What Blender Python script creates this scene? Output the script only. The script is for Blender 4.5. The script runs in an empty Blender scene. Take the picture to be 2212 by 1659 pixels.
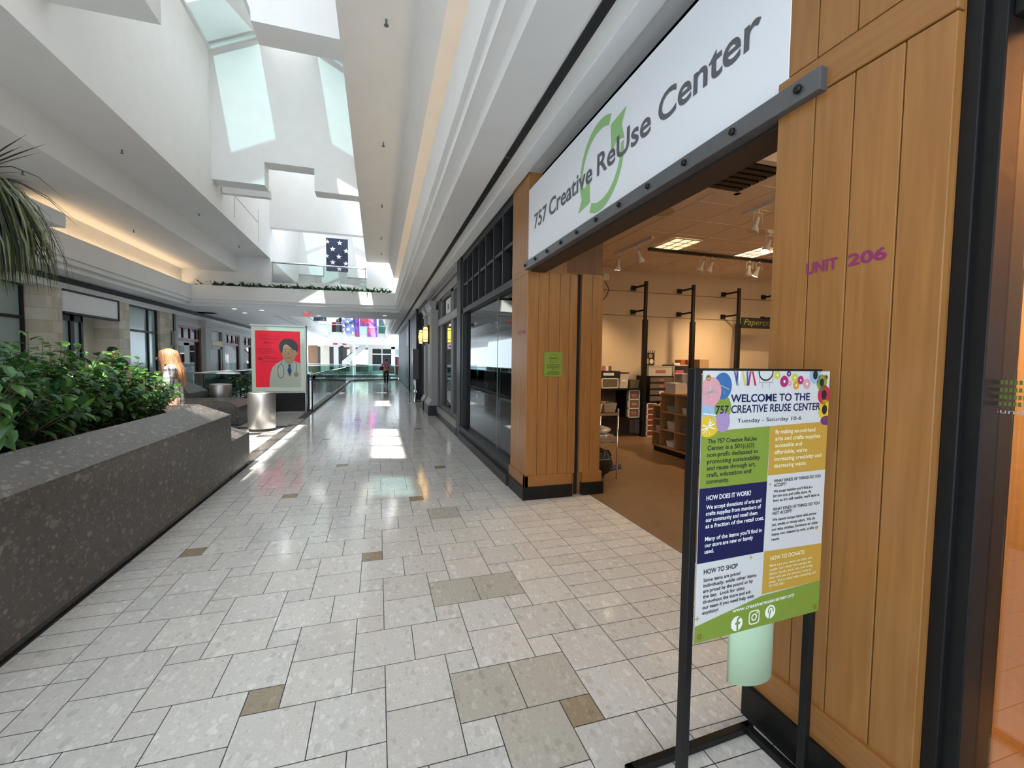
import bpy, bmesh, math, random
from mathutils import Vector, Matrix
from math import pi, sin, cos, radians as R
random.seed(7)
SC = bpy.context.scene
COL = SC.collection

# ------------------------------------------------------------------ camera
FPX, YAW, PIT, ROL, CAMH = 937.534, 0.2997727, -0.0513202, 0.0116847, 1.525
_fw = Vector((sin(YAW)*cos(PIT), cos(YAW)*cos(PIT), sin(PIT)))
_rt = Vector((cos(YAW), -sin(YAW), 0.0))
_up = _rt.cross(_fw)
_r2 = _rt*cos(ROL) + _up*sin(ROL)
_u2 = -_rt*sin(ROL) + _up*cos(ROL)
cd = bpy.data.cameras.new('camera')
cam = bpy.data.objects.new('camera', cd)
COL.objects.link(cam)
cd.sensor_fit = 'HORIZONTAL'; cd.sensor_width = 36.0
cd.lens = FPX/2212*36.0
cd.clip_start = 0.05; cd.clip_end = 300
m = Matrix.Identity(4)
for i in range(3):
    m[i][0] = _r2[i]; m[i][1] = _u2[i]; m[i][2] = -_fw[i]
m[2][3] = CAMH
cam.matrix_world = m
SC.camera = cam

# ------------------------------------------------------------------ sky, sun, exposure
SC.view_settings.view_transform = 'Standard'
SC.view_settings.look = 'None'
SC.view_settings.gamma = 1.0
SC.view_settings.use_curve_mapping = False
SC.view_settings.exposure = 0.80
SC.cycles.max_bounces = 9
SC.cycles.diffuse_bounces = 5
SC.cycles.glossy_bounces = 4
SC.cycles.transmission_bounces = 5
SC.cycles.transparent_max_bounces = 14
SC.cycles.use_denoising = True
SC.cycles.caustics_reflective = False
SC.cycles.caustics_refractive = False
SC.cycles.sample_clamp_indirect = 6.0
W = bpy.data.worlds.new('sky'); SC.world = W; W.use_nodes = True
wn = W.node_tree; bg = wn.nodes['Background']
bg.inputs['Color'].default_value = (0.70, 0.84, 1.0, 1); bg.inputs['Strength'].default_value = 2.6
SUNDIR = Vector((0.15, 0.588, -1.0)).normalized()
sd = bpy.data.lights.new('sun', 'SUN'); sd.energy = 12.0; sd.angle = R(0.9); sd.color = (1.0, 0.96, 0.9)
sun = bpy.data.objects.new('sun', sd); COL.objects.link(sun)
sun.rotation_euler = SUNDIR.to_track_quat('-Z', 'Y').to_euler(); sun.location = (-3, -6, 25)
for i, (cy, ly) in enumerate(((3.7, 32.0), (34.0, 22.0))):     # sky portals over the two skylight runs: they only steer sampling of the sky
    pdat = bpy.data.lights.new('skylight_portal', 'AREA'); pdat.shape = 'RECTANGLE'; pdat.size = 3.8; pdat.size_y = ly
    pdat.cycles.is_portal = True
    po = bpy.data.objects.new('skylight_portal', pdat); COL.objects.link(po); po.location = (-2.28, cy, 10.6)

# ------------------------------------------------------------------ helpers
class MB:
    def __init__(s): s.v = []; s.f = []; s.m = []; s.tint = {}
    def add(s, vs, fs, mi=0):
        o = len(s.v); s.v += [tuple(v) for v in vs]
        for f in fs: s.f.append(tuple(i+o for i in f)); s.m.append(mi)
        return s
    def box(s, x0, x1, y0, y1, z0, z1, mi=0):
        x0, x1 = min(x0, x1), max(x0, x1); y0, y1 = min(y0, y1), max(y0, y1); z0, z1 = min(z0, z1), max(z0, z1)
        return s.add([(x0,y0,z0),(x1,y0,z0),(x1,y1,z0),(x0,y1,z0),(x0,y0,z1),(x1,y0,z1),(x1,y1,z1),(x0,y1,z1)],
              [(0,3,2,1),(4,5,6,7),(0,1,5,4),(1,2,6,5),(2,3,7,6),(3,0,4,7)], mi)
    def prism(s, poly, axis, a0, a1, mi=0, flip=False):
        n = len(poly)
        def P(p, a):
            return (a, p[0], p[1]) if axis == 'x' else ((p[0], a, p[1]) if axis == 'y' else (p[0], p[1], a))
        vs = [P(p, a0) for p in poly] + [P(p, a1) for p in poly]
        fs = [(i, (i+1) % n, n+(i+1) % n, n+i) for i in range(n)] + [tuple(range(n-1, -1, -1)), tuple(range(n, 2*n))]
        if flip: fs = [tuple(reversed(f)) for f in fs]
        return s.add(vs, fs, mi)
    def tube(s, pts, r, n=8, mi=0, caps=True):
        pts = [Vector(p) for p in pts]; k = len(pts)
        rs = r if isinstance(r, (list, tuple)) else [r]*k
        rings = []; prev = None
        for i, p in enumerate(pts):
            t = (pts[min(i+1, k-1)] - pts[max(i-1, 0)])
            t = t.normalized() if t.length > 1e-9 else Vector((0,0,1))
            if prev is None:
                a = Vector((0,0,1)) if abs(t.z) < .9 else Vector((1,0,0))
                u = t.cross(a).normalized()
            else:
                u = (prev - t*prev.dot(t)); u = u.normalized() if u.length > 1e-6 else t.orthogonal().normalized()
            prev = u; w = t.cross(u)
            rings.append([p + (u*cos(2*pi*j/n) + w*sin(2*pi*j/n))*rs[i] for j in range(n)])
        vs = [q for ring in rings for q in ring]; fs = []
        for i in range(k-1):
            for j in range(n):
                fs.append((i*n+j, i*n+(j+1) % n, (i+1)*n+(j+1) % n, (i+1)*n+j))
        if caps: fs += [tuple(range(n-1, -1, -1)), tuple(range((k-1)*n, k*n))]
        return s.add(vs, fs, mi)
    def lathe(s, prof, c=(0,0,0), n=32, mi=0, axis='z'):
        vs = []
        for r, z in prof:
            for j in range(n):
                a = 2*pi*j/n
                p = (r*cos(a), r*sin(a), z)
                if axis == 'x': p = (z, r*cos(a), r*sin(a))
                if axis == 'y': p = (r*cos(a), z, r*sin(a))
                vs.append((c[0]+p[0], c[1]+p[1], c[2]+p[2]))
        fs = []
        for i in range(len(prof)-1):
            for j in range(n):
                fs.append((i*n+j, i*n+(j+1) % n, (i+1)*n+(j+1) % n, (i+1)*n+j))
        fs += [tuple(range(n-1, -1, -1)), tuple(range((len(prof)-1)*n, len(prof)*n))]
        return s.add(vs, fs, mi)
    def sphere(s, c, rx, ry, rz, n=12, k=8, mi=0, bump=0.0):
        vs = [(c[0], c[1], c[2]-rz)]
        for i in range(1, k):
            t = -pi/2 + pi*i/k
            for j in range(n):
                a = 2*pi*j/n; b = 1 + random.uniform(-bump, bump)
                vs.append((c[0]+rx*b*cos(t)*cos(a), c[1]+ry*b*cos(t)*sin(a), c[2]+rz*b*sin(t)))
        vs.append((c[0], c[1], c[2]+rz)); fs = []
        for j in range(n): fs.append((0, 1+(j+1) % n, 1+j))
        for i in range(k-2):
            for j in range(n):
                a = 1+i*n+j; b = 1+i*n+(j+1) % n; fs.append((a, b, b+n, a+n))
        e = len(vs)-1; o = 1+(k-2)*n
        for j in range(n): fs.append((e, o+j, o+(j+1) % n))
        return s.add(vs, fs, mi)
    def quad(s, a, b, c, d, mi=0): return s.add([a,b,c,d], [(0,1,2,3)], mi)
    def poly2d(s, pts, org, ux, uy, mi=0, lift=0.0):
        org, ux, uy = Vector(org), Vector(ux), Vector(uy); nn = ux.cross(uy)*lift
        return s.add([org+ux*p[0]+uy*p[1]+nn for p in pts], [tuple(range(len(pts)))], mi)

def geo(name, mb, mats, smooth=False):
    me = bpy.data.meshes.new(name)
    me.from_pydata(mb.v, [], mb.f)
    for q in (mats if isinstance(mats, (list, tuple)) else [mats]): me.materials.append(q)
    if any(mb.m): me.polygons.foreach_set('material_index', mb.m)
    if smooth: me.polygons.foreach_set('use_smooth', [True]*len(me.polygons))
    me.update()
    return me
def setprops(o, label=None, cat=None, group=None, kind=None):
    if label: o['label'] = label
    if cat: o['category'] = cat
    if group: o['group'] = group
    if kind: o['kind'] = kind
    return o
def wloc(o):
    v = Vector((0,0,0))
    while o: v += o.location; o = o.parent
    return v
def solo(name, mb, mats, label=None, cat=None, group=None, kind=None, smooth=False, bevel=0):
    """a top-level thing that is one mesh; origin at the middle of its base"""
    xs = [v[0] for v in mb.v]; ys = [v[1] for v in mb.v]; zs = [v[2] for v in mb.v]
    c = Vector(((min(xs)+max(xs))/2, (min(ys)+max(ys))/2, min(zs)))
    mb.v = [(v[0]-c.x, v[1]-c.y, v[2]-c.z) for v in mb.v]
    o = bpy.data.objects.new(name, geo(name, mb, mats, smooth)); o.location = c; COL.objects.link(o)
    if bevel: bev(o, bevel)
    return setprops(o, label, cat, group, kind)
def thing(name, label, cat, loc, group=None, kind=None):
    o = bpy.data.objects.new(name, None); o.empty_display_size = .1; o.location = loc; COL.objects.link(o)
    return setprops(o, label, cat, group, kind)
def part(name, mb, mats, parent, label=None, smooth=False, bevel=0, kind=None):
    """a part given in world coordinates, stored relative to its parent"""
    c = wloc(parent)
    mb.v = [(v[0]-c.x, v[1]-c.y, v[2]-c.z) for v in mb.v]
    o = bpy.data.objects.new(name, geo(name, mb, mats, smooth)); COL.objects.link(o); o.parent = parent
    if label: o['label'] = label
    if kind: o['kind'] = kind
    if bevel: bev(o, bevel)
    return o
def bev(o, w):
    b = o.modifiers.new('bevel', 'BEVEL'); b.width = w; b.segments = 2; b.limit_method = 'ANGLE'; b.angle_limit = R(40)
def copy_tree(o, parent=None, loc=None, label=None):
    c = o.copy(); COL.objects.link(c); c.parent = parent
    if loc is not None: c.location = loc
    if label: c['label'] = label
    for ch in list(o.children): copy_tree(ch, c)
    return c
_tc = {}
def text2d(body, size=1.0, bold=0.0, shear=0.0, align='LEFT', line=1.0, space=1.0):
    """lettering outline as 2-D vertices and faces (built-in font)"""
    key = (body, size, bold, shear, align, line, space)
    if key in _tc: return _tc[key]
    cu = bpy.data.curves.new('lettering', 'FONT'); cu.body = body; cu.size = size; cu.offset = bold; cu.shear = shear
    cu.align_x = align; cu.space_line = line; cu.space_character = space; cu.resolution_u = 4
    o = bpy.data.objects.new('lettering', cu); COL.objects.link(o)
    bpy.context.view_layer.update()
    me = bpy.data.meshes.new_from_object(o.evaluated_get(bpy.context.evaluated_depsgraph_get()))
    vs = [(v.co.x, v.co.y) for v in me.vertices]; fs = [tuple(p.vertices) for p in me.polygons]
    bpy.data.objects.remove(o); bpy.data.curves.remove(cu); bpy.data.meshes.remove(me)
    _tc[key] = (vs, fs); return vs, fs
def text(mb, body, org, ux, uy, size=None, width=None, height=None, mi=0, lift=.001, **kw):
    vs, fs = text2d(body, 1.0, **kw)
    x0 = min(v[0] for v in vs); x1 = max(v[0] for v in vs); y0 = min(v[1] for v in vs); y1 = max(v[1] for v in vs)
    sx = sy = size or 1
    if width: sx = width/(x1-x0); sy = sx
    if height: sy = height/(y1-y0)
    if height and not width: sx = sy
    if width and size: sy = size
    org, ux, uy = Vector(org), Vector(ux), Vector(uy); nn = ux.cross(uy).normalized()*lift
    ox = x0 if kw.get('align', 'LEFT') == 'LEFT' else 0
    mb.add([org+ux*((v[0]-ox)*sx)+uy*(v[1]*sy)+nn for v in vs], fs, mi)
def ellipse(cx, cy, rx, ry, n=24, a0=0, a1=2*pi): return [(cx+rx*cos(a0+(a1-a0)*i/n), cy+ry*sin(a0+(a1-a0)*i/n)) for i in range(n)]
def star2d(cx, cy, r, rot=pi/2, n=5, k=.40):
    return [(cx+(r if i % 2 == 0 else r*k)*cos(rot+pi*i/n), cy+(r if i % 2 == 0 else r*k)*sin(rot+pi*i/n)) for i in range(2*n)]

# ------------------------------------------------------------------ materials
def nt(name):
    m_ = bpy.data.materials.new(name); m_.use_nodes = True; t = m_.node_tree
    return m_, t, t.nodes['Principled BSDF'], t.links
def mat(name, col, rough=.5, metal=0.0, var=0.0, scale=8.0, bump=0.0, spec=.5, emit=None, es=0.0, stretch=None, coat=0):
    m_, t, p, L = nt(name)
    p.inputs['Base Color'].default_value = (*col, 1); p.inputs['Roughness'].default_value = rough
    p.inputs['Metallic'].default_value = metal; p.inputs['Specular IOR Level'].default_value = spec
    if coat: p.inputs['Coat Weight'].default_value = coat; p.inputs['Coat Roughness'].default_value = .15
    if emit: p.inputs['Emission Color'].default_value = (*emit, 1); p.inputs['Emission Strength'].default_value = es
    if var or bump:
        g = t.nodes.new('ShaderNodeNewGeometry'); mp = t.nodes.new('ShaderNodeMapping')
        mp.inputs['Scale'].default_value = stretch or (1, 1, 1); L.new(g.outputs['Position'], mp.inputs['Vector'])
        n = t.nodes.new('ShaderNodeTexNoise'); n.inputs['Scale'].default_value = scale; n.inputs['Detail'].default_value = 5
        L.new(mp.outputs['Vector'], n.inputs['Vector'])
        if var:
            r = t.nodes.new('ShaderNodeValToRGB'); a, b = 1-var, 1+var
            r.color_ramp.elements[0].position = .3; r.color_ramp.elements[1].position = .7
            r.color_ramp.elements[0].color = (col[0]*a, col[1]*a, col[2]*a, 1)
            r.color_ramp.elements[1].color = (min(1, col[0]*b), min(1, col[1]*b), min(1, col[2]*b), 1)
            L.new(n.outputs['Fac'], r.inputs['Fac']); L.new(r.outputs['Color'], p.inputs['Base Color'])
        if bump:
            bm_ = t.nodes.new('ShaderNodeBump'); bm_.inputs['Strength'].default_value = bump; bm_.inputs['Distance'].default_value = .01
            L.new(n.outputs['Fac'], bm_.inputs['Height']); L.new(bm_.outputs['Normal'], p.inputs['Normal'])
    return m_
def glass(name, tint=(1, 1, 1), ior=1.5, rough=0.0, boost=0.0):
    """thin clear pane: lets light straight through and mirrors more at grazing angles"""
    m_, t, p, L = nt(name); t.nodes.remove(p)
    out = t.nodes['Material Output']; tr = t.nodes.new('ShaderNodeBsdfTransparent'); gl = t.nodes.new('ShaderNodeBsdfGlossy')
    tr.inputs['Color'].default_value = (*tint, 1); gl.inputs['Roughness'].default_value = rough
    fr = t.nodes.new('ShaderNodeFresnel'); fr.inputs['IOR'].default_value = ior
    mx = t.nodes.new('ShaderNodeMixShader'); fac = fr.outputs['Fac']
    if boost:
        ad = t.nodes.new('ShaderNodeMath'); ad.operation = 'ADD'; ad.use_clamp = True; ad.inputs[1].default_value = boost
        L.new(fac, ad.inputs[0]); fac = ad.outputs[0]
    L.new(fac, mx.inputs[0]); L.new(tr.outputs[0], mx.inputs[1]); L.new(gl.outputs[0], mx.inputs[2])
    L.new(mx.outputs[0], out.inputs['Surface'])
    return m_
def translucent_panel(name, col):
    m_, t, p, L = nt(name); t.nodes.remove(p); out = t.nodes['Material Output']
    a = t.nodes.new('ShaderNodeBsdfTranslucent'); b = t.nodes.new('ShaderNodeBsdfDiffuse'); mx = t.nodes.new('ShaderNodeMixShader')
    a.inputs['Color'].default_value = (*col, 1); b.inputs['Color'].default_value = (*col, 1); mx.inputs[0].default_value = .35
    L.new(a.outputs[0], mx.inputs[1]); L.new(b.outputs[0], mx.inputs[2]); L.new(mx.outputs[0], out.inputs['Surface'])
    return m_
def stone(name, base, chips, rough, scale=26, tint=False, amount=.5, bumpy=0.0):
    """terrazzo / granite: scattered angular chips over a fine ground, optional per-tile tint"""
    m_, t, p, L = nt(name); N = t.nodes
    g = N.new('ShaderNodeNewGeometry'); no = N.new('ShaderNodeTexNoise'); no.inputs['Scale'].default_value = scale*.5
    L.new(g.outputs['Position'], no.inputs['Vector'])
    mixv = N.new('ShaderNodeMixRGB'); mixv.blend_type = 'ADD'; mixv.inputs[0].default_value = .05
    L.new(g.outputs['Position'], mixv.inputs[1]); L.new(no.outputs['Color'], mixv.inputs[2])
    cur = None
    for k, (sc, th) in enumerate(((scale, .30), (scale*2.3, .34))):
        v = N.new('ShaderNodeTexVoronoi'); v.inputs['Scale'].default_value = sc; v.inputs['Randomness'].default_value = 1
        mp = N.new('ShaderNodeMapping'); mp.inputs['Rotation'].default_value = (.3*k, .2, .6+k); mp.inputs['Scale'].default_value = (1, .62, .85)
        L.new(mixv.outputs[0], mp.inputs['Vector']); L.new(mp.outputs[0], v.inputs['Vector'])
        sep = N.new('ShaderNodeSeparateColor'); L.new(v.outputs['Color'], sep.inputs[0])
        mu = N.new('ShaderNodeMath'); mu.operation = 'MULTIPLY'; mu.inputs[1].default_value = th*1.6; L.new(sep.outputs[0], mu.inputs[0])
        lt = N.new('ShaderNodeMath'); lt.operation = 'LESS_THAN'; L.new(v.outputs['Distance'], lt.inputs[0]); L.new(mu.outputs[0], lt.inputs[1])
        am = N.new('ShaderNodeMath'); am.operation = 'MULTIPLY'; am.inputs[1].default_value = amount*(1 if k == 0 else .7); L.new(lt.outputs[0], am.inputs[0])
        cr = N.new('ShaderNodeValToRGB'); cr.color_ramp.interpolation = 'CONSTANT'
        els = cr.color_ramp.elements; els[0].position = 0; els[0].color = (*chips[0], 1); els[1].position = .45; els[1].color = (*chips[1], 1)
        if len(chips) > 2: e = els.new(.8); e.color = (*chips[2], 1)
        L.new(sep.outputs[1], cr.inputs['Fac'])
        mx = N.new('ShaderNodeMixRGB'); L.new(am.outputs[0], mx.inputs[0]); L.new(cr.outputs[0], mx.inputs[2])
        if cur is None: mx.inputs[1].default_value = (*base, 1)
        else: L.new(cur, mx.inputs[1])
        cur = mx.outputs[0]
    n2 = N.new('ShaderNodeTexNoise'); n2.inputs['Scale'].default_value = 90; L.new(g.outputs['Position'], n2.inputs['Vector'])
    mr = N.new('ShaderNodeMapRange'); mr.inputs[3].default_value = .86; mr.inputs[4].default_value = 1.12; L.new(n2.outputs['Fac'], mr.inputs[0])
    ml = N.new('ShaderNodeMixRGB'); ml.blend_type = 'MULTIPLY'; ml.inputs[0].default_value = 1; L.new(cur, ml.inputs[1]); L.new(mr.outputs[0], ml.inputs[2])
    cur = ml.outputs[0]
    if tint:
        at = N.new('ShaderNodeAttribute'); at.attribute_name = 'tint'
        m2 = N.new('ShaderNodeMixRGB'); m2.blend_type = 'MULTIPLY'; m2.inputs[0].default_value = 1
        L.new(cur, m2.inputs[1]); L.new(at.outputs['Color'], m2.inputs[2]); cur = m2.outputs[0]
    L.new(cur, p.inputs['Base Color']); p.inputs['Roughness'].default_value = rough
    return m_
def wood(name, col, rough=.35, axis=2, tint=True):
    m_, t, p, L = nt(name); N = t.nodes
    g = N.new('ShaderNodeNewGeometry'); mp = N.new('ShaderNodeMapping')
    s = [16, 16, 16]; s[axis] = .9; mp.inputs['Scale'].default_value = s; L.new(g.outputs['Position'], mp.inputs['Vector'])
    n = N.new('ShaderNodeTexNoise'); n.inputs['Scale'].default_value = 2.2; n.inputs['Detail'].default_value = 7; n.inputs['Distortion'].default_value = .6
    L.new(mp.outputs[0], n.inputs['Vector'])
    r = N.new('ShaderNodeValToRGB'); r.color_ramp.elements[0].position = .3; r.color_ramp.elements[1].position = .72
    r.color_ramp.elements[0].color = (col[0]*.84, col[1]*.80, col[2]*.74, 1); r.color_ramp.elements[1].color = (col[0]*1.1, col[1]*1.1, col[2]*1.1, 1)
    L.new(n.outputs['Fac'], r.inputs['Fac']); cur = r.outputs[0]
    oi = N.new('ShaderNodeTexNoise'); oi.inputs['Scale'].default_value = 1.3; L.new(g.outputs['Position'], oi.inputs['Vector'])
    mr = N.new('ShaderNodeMapRange'); mr.inputs[3].default_value = .85; mr.inputs[4].default_value = 1.15; L.new(oi.outputs['Fac'], mr.inputs[0])
    ml = N.new('ShaderNodeMixRGB'); ml.blend_type = 'MULTIPLY'; ml.inputs[0].default_value = 1; L.new(cur, ml.inputs[1]); L.new(mr.outputs[0], ml.inputs[2])
    L.new(ml.outputs[0], p.inputs['Base Color']); p.inputs['Roughness'].default_value = rough
    return m_
def leafmat(name, col, rough=.4):
    m_, t, p, L = nt(name); out = t.nodes['Material Output']
    p.inputs['Base Color'].default_value = (*col, 1); p.inputs['Roughness'].default_value = rough
    a = t.nodes.new('ShaderNodeBsdfTranslucent'); a.inputs['Color'].default_value = (col[0]*1.3, col[1]*1.4, col[2]*.8, 1)
    mx = t.nodes.new('ShaderNodeMixShader'); mx.inputs[0].default_value = .22
    L.new(p.outputs[0], mx.inputs[1]); L.new(a.outputs[0], mx.inputs[2]); L.new(mx.outputs[0], out.inputs['Surface'])
    return m_
M = {}
M['white'] = mat('white_plaster', (.80, .79, .765), .75, var=.02, scale=3, bump=.03)
M['ceil'] = mat('ceiling_plaster', (.78, .755, .72), .8, var=.02, scale=3)
M['tile'] = stone('terrazzo_tile', (.635, .605, .56), ((.80, .78, .75), (.48, .455, .42), (.72, .69, .64)), .11, 24, tint=True, amount=.55)
M['grout'] = mat('dark_grout', (.035, .032, .036), .7)
M['granite'] = stone('brown_granite', (.072, .059, .051), ((.20, .17, .145), (.035, .03, .026), (.27, .24, .21)), .32, 24, amount=.6)
M['granite_dark'] = mat('black_granite', (.022, .021, .02), .2, var=.4, scale=30)
M['maple'] = wood('maple_boards', (.335, .148, .040), .36)
M['maple_x'] = wood('maple_trim', (.32, .140, .037), .36, axis=1)
M['maple_dark'] = wood('maple_shelf', (.40, .21, .085), .4)
M['brown_wood'] = wood('brown_panel', (.20, .10, .045), .4)
M['black'] = mat('black_paint', (.007, .0065, .0065), .42, var=.2, scale=20, spec=.3)
M['black_matte'] = mat('black_matte', (.008, .008, .008), .6)
M['charcoal'] = mat('charcoal_metal', (.019, .0185, .0185), .42, var=.1, spec=.35)
M['grey_metal'] = mat('grey_painted_steel', (.11, .11, .112), .32, .3, var=.08, scale=12)
M['grey_paint'] = mat('grey_paint', (.30, .29, .28), .5, var=.04)
M['grey_dark'] = mat('dark_grey_paint', (.10, .10, .10), .5, var=.04)
M['steel'] = mat('brushed_steel', (.50, .48, .46), .40, 1.0, var=.10, scale=10, stretch=(3, 3, .05))
M['chrome'] = mat('chrome', (.82, .82, .82), .10, 1.0)
M['sign_white'] = mat('sign_white', (.80, .81, .83), .28)
M['sign_grey'] = mat('sign_grey', (.095, .10, .11), .4)
M['sign_green'] = mat('sign_green', (.27, .50, .19), .4)
M['purple'] = mat('purple_vinyl', (.26, .025, .12), .4)
M['glass'] = glass('clear_glass', (.92, .95, .94), 1.5)
M['shopglass'] = glass('shop_window_glass', (.80, .82, .80), 1.55, boost=.06)
M['railglass'] = glass('green_rail_glass', (.72, .86, .83), 1.5, boost=.03)
M['skyclear'] = glass('skylight_glass', (.90, .93, .94), 1.3)
M['skytint'] = glass('tinted_skylight_glass', (.07, .128, .135), 1.3)
M['skypanel_far'] = translucent_panel('bright_skylight_panel', (.34, .35, .35))
M['skypanel'] = translucent_panel('white_skylight_panel', (.36, .37, .37))
M['shopfloor'] = mat('brown_vinyl', (.20, .12, .062), .33, var=.12, scale=5)
M['cream'] = mat('cream_wall', (.66, .53, .37), .7, var=.03, scale=2)
M['shopceil'] = mat('ceiling_tile', (.78, .69, .57), .85, var=.06, scale=60, bump=.15)
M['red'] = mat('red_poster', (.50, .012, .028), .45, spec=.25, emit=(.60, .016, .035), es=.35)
M['banner'] = mat('banner_vinyl', (.60, .585, .56), .5, spec=.3)
M['ink'] = mat('black_ink', (.01, .01, .012), .5)
M['navy'] = mat('navy_print', (.009, .010, .062), .5, spec=.3)
M['lime'] = mat('lime_print', (.205, .28, .038), .5, spec=.3)
M['mustard'] = mat('mustard_print', (.50, .29, .045), .5, spec=.3)
M['paper'] = mat('white_paper', (.80, .79, .77), .55)
M['text_white'] = mat('white_print', (.85, .84, .80), .5)
M['text_pale'] = mat('pale_print', (.86, .74, .45), .5)
M['skin'] = mat('skin', (.55, .30, .20), .5, var=.05)
M['hair'] = mat('auburn_hair', (.40, .19, .09), .45, var=.35, scale=40, stretch=(1, 1, .12))
M['hair_dark'] = mat('dark_hair', (.02, .013, .01), .45, var=.3, scale=30)
M['stonewall'] = mat('sandstone', (.64, .56, .45), .7, var=.10, scale=2.2)
M['frost'] = mat('frosted_backing', (.30, .40, .38), .3, var=.04, scale=1.5)
M['redwood'] = wood('red_brown_wood', (.16, .05, .035), .4)
M['gold'] = mat('brass_letters', (.45, .30, .06), .35, .6)
M['dark_room'] = mat('dark_interior', (.05, .045, .04), .6)
M['plastic'] = mat('clear_plastic_tub', (.62, .56, .47), .3)
M['plastic_dark'] = mat('smoky_plastic', (.16, .13, .10), .3)
M['cardboard'] = mat('cardboard', (.40, .25, .13), .7)
def colmat(key, col, rough=.5, **k):
    if key not in M: M[key] = mat(key, col, rough, **k)
    return M[key]
# ------------------------------------------------------------------ floor
UX, UY, X0, Y0 = .1495, .1512, .0275, .0686
def gx(i): return X0+UX*i
def gy(j): return Y0+UY*j
BROWN = {(5, 10), (-1, 22), (-4, 13), (-10, 25), (-7, 34), (-4, 43), (2, 31), (5, 41), (5, 64), (-7, 58), (-4, 76), (2, 70)}
COARSE = {(2, 11), (4, 11), (3, 9), (2, 17), (4, 17), (3, 27)}
rects = []                                    # x0, x1, y0, y1, kind
def cliprect(i0, i1, j0, j1, k):
    a, b = max(i0, -10), min(i1, 8)
    if b > a and j1 > -12 and j0 < 235: rects.append((gx(a), gx(b), gy(j0), gy(j1), k))
for a in range(-8, 8):
    for b in range(-60, 60):
        i, j = 3*a, 3*a+6*b
        for (di, dj, w_, h_) in ((0, 10, 2, 2), (0, 12, 2, 2), (-1, 14, 2, 2), (1, 14, 2, 2), (-1, 16, 1, 1), (-1, 13, 1, 1)):
            ii, jj = i+di, j+dj
            k = 'n'
            if w_ == 1 and any(ii == p and abs(jj-q) <= 1 for p, q in BROWN): k = 'b'
            elif (ii, jj) in COARSE: k = 'c'
            cliprect(ii, ii+w_, jj, jj+h_, k)
for j in range(-12, 235):                      # plain running edges beside the shop fronts and the planter
    if j < 47 or j > 72: rects.append((-1.775, gx(-10), gy(j), gy(j+1), 'n'))
    else: rects.append((-1.775, gx(-10), gy(j), gy(j+1), 'n'))
    rects.append((gx(8), gx(10), gy(j), gy(j+1), 'n'))
for j in range(8, 30):                         # into the shop entrance up to the vinyl
    rects.append((gx(10), gx(12), gy(j), gy(j+1), 'n')); rects.append((gx(12), gx(14), gy(j), gy(j+1), 'n')); rects.append((gx(14), 2.33, gy(j), gy(j+1), 'n'))
for a in range(-20, 0):                        # seating area and left walk
    x0_ = -1.985+.3*a; x1_ = x0_+.3
    if x1_ < -7.7: continue
    for b in range(-5, 112):
        y0_ = .075+.3024*b; y1_ = y0_+.3024
        if y0_ > 14.9 and x1_ > -5.2: continue
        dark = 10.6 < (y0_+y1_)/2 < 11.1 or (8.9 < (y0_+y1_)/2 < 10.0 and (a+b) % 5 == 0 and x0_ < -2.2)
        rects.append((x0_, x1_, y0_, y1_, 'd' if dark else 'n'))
for b in range(-10, 80):
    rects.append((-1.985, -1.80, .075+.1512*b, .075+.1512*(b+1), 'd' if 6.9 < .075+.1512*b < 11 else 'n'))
for a in range(-24, 14):                       # far landing
    for b in range(0, 30): rects.append((a*.3, a*.3+.3, 46+.3*b, 46.3+.3*b, 'n'))
mb = MB(); tints = []
G = .0021
for (xa, xb, ya, yb, k) in rects:
    g_ = G if ya < 9 else G*1.15
    mb.quad((xa+g_, ya+g_, 0), (xb-g_, ya+g_, 0), (xb-g_, yb-g_, 0), (xa+g_, yb-g_, 0))
    s = random.uniform(.94, 1.04); w_ = random.uniform(-.012, .012)
    if k == 'b': tints.append((.52*s, .43*s, .31*s, 1))
    elif k == 'c': tints.append((.80*s, .78*s, .72*s, 1))
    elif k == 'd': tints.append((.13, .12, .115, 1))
    else: tints.append((s+w_, s, s-w_, 1))
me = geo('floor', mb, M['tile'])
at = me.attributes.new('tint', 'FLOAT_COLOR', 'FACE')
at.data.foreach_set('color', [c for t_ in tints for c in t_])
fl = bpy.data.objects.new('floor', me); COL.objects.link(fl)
setprops(fl, 'pale terrazzo tile floor laid in a pinwheel pattern', 'floor', kind='structure')
mb = MB(); mb.box(-1.985, 2.33, -2, 35.6, -.25, -.0015); mb.box(-7.7, -1.985, -2, 14.95, -.25, -.0015); mb.box(-7.7, -5.2, 14.95, 34.5, -.25, -.0015); mb.box(-7.2, 4.2, 46, 55, -.25, -.0015)
part('grout_bed', mb, M['grout'], fl)
mb = MB(); mb.box(2.33, 12.5, -2.0, 8.3, -.2, .003)
solo('floor', mb, M['shopfloor'], 'brown vinyl floor inside the shop', 'floor', kind='structure')
mb = MB(); mb.box(-8, 4.2, 12, 60, -5.0, -4.8)
solo('floor', mb, M['white'], 'pale floor of the level below seen through the glass railings', 'floor', kind='structure')
mb = MB(); mb.box(-5.25, -5.2, 14.95, 34.5, -.9, -.002); mb.box(-1.80, -1.775, 13.9, 35.6, -.9, -.002); mb.box(-5.2, -1.8, 14.9, 14.95, -.9, -.002); mb.box(-1.8, 2.3, 35.6, 35.65, -.9, -.002)
solo('trim_1', mb, M['white'], 'white slab edge around the opening in the floor', 'slab edge', kind='structure')
mb = MB(); mb.box(-8, -7.8, 12, 60, -4.8, -.2); mb.box(-8, 4, 59.8, 60, -4.8, 9); mb.box(1.2, 1.4, 36, 60, -4.8, -.2)
solo('wall_far', mb, M['white'], 'pale wall at the far end of the mall', 'wall', kind='structure')

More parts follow.
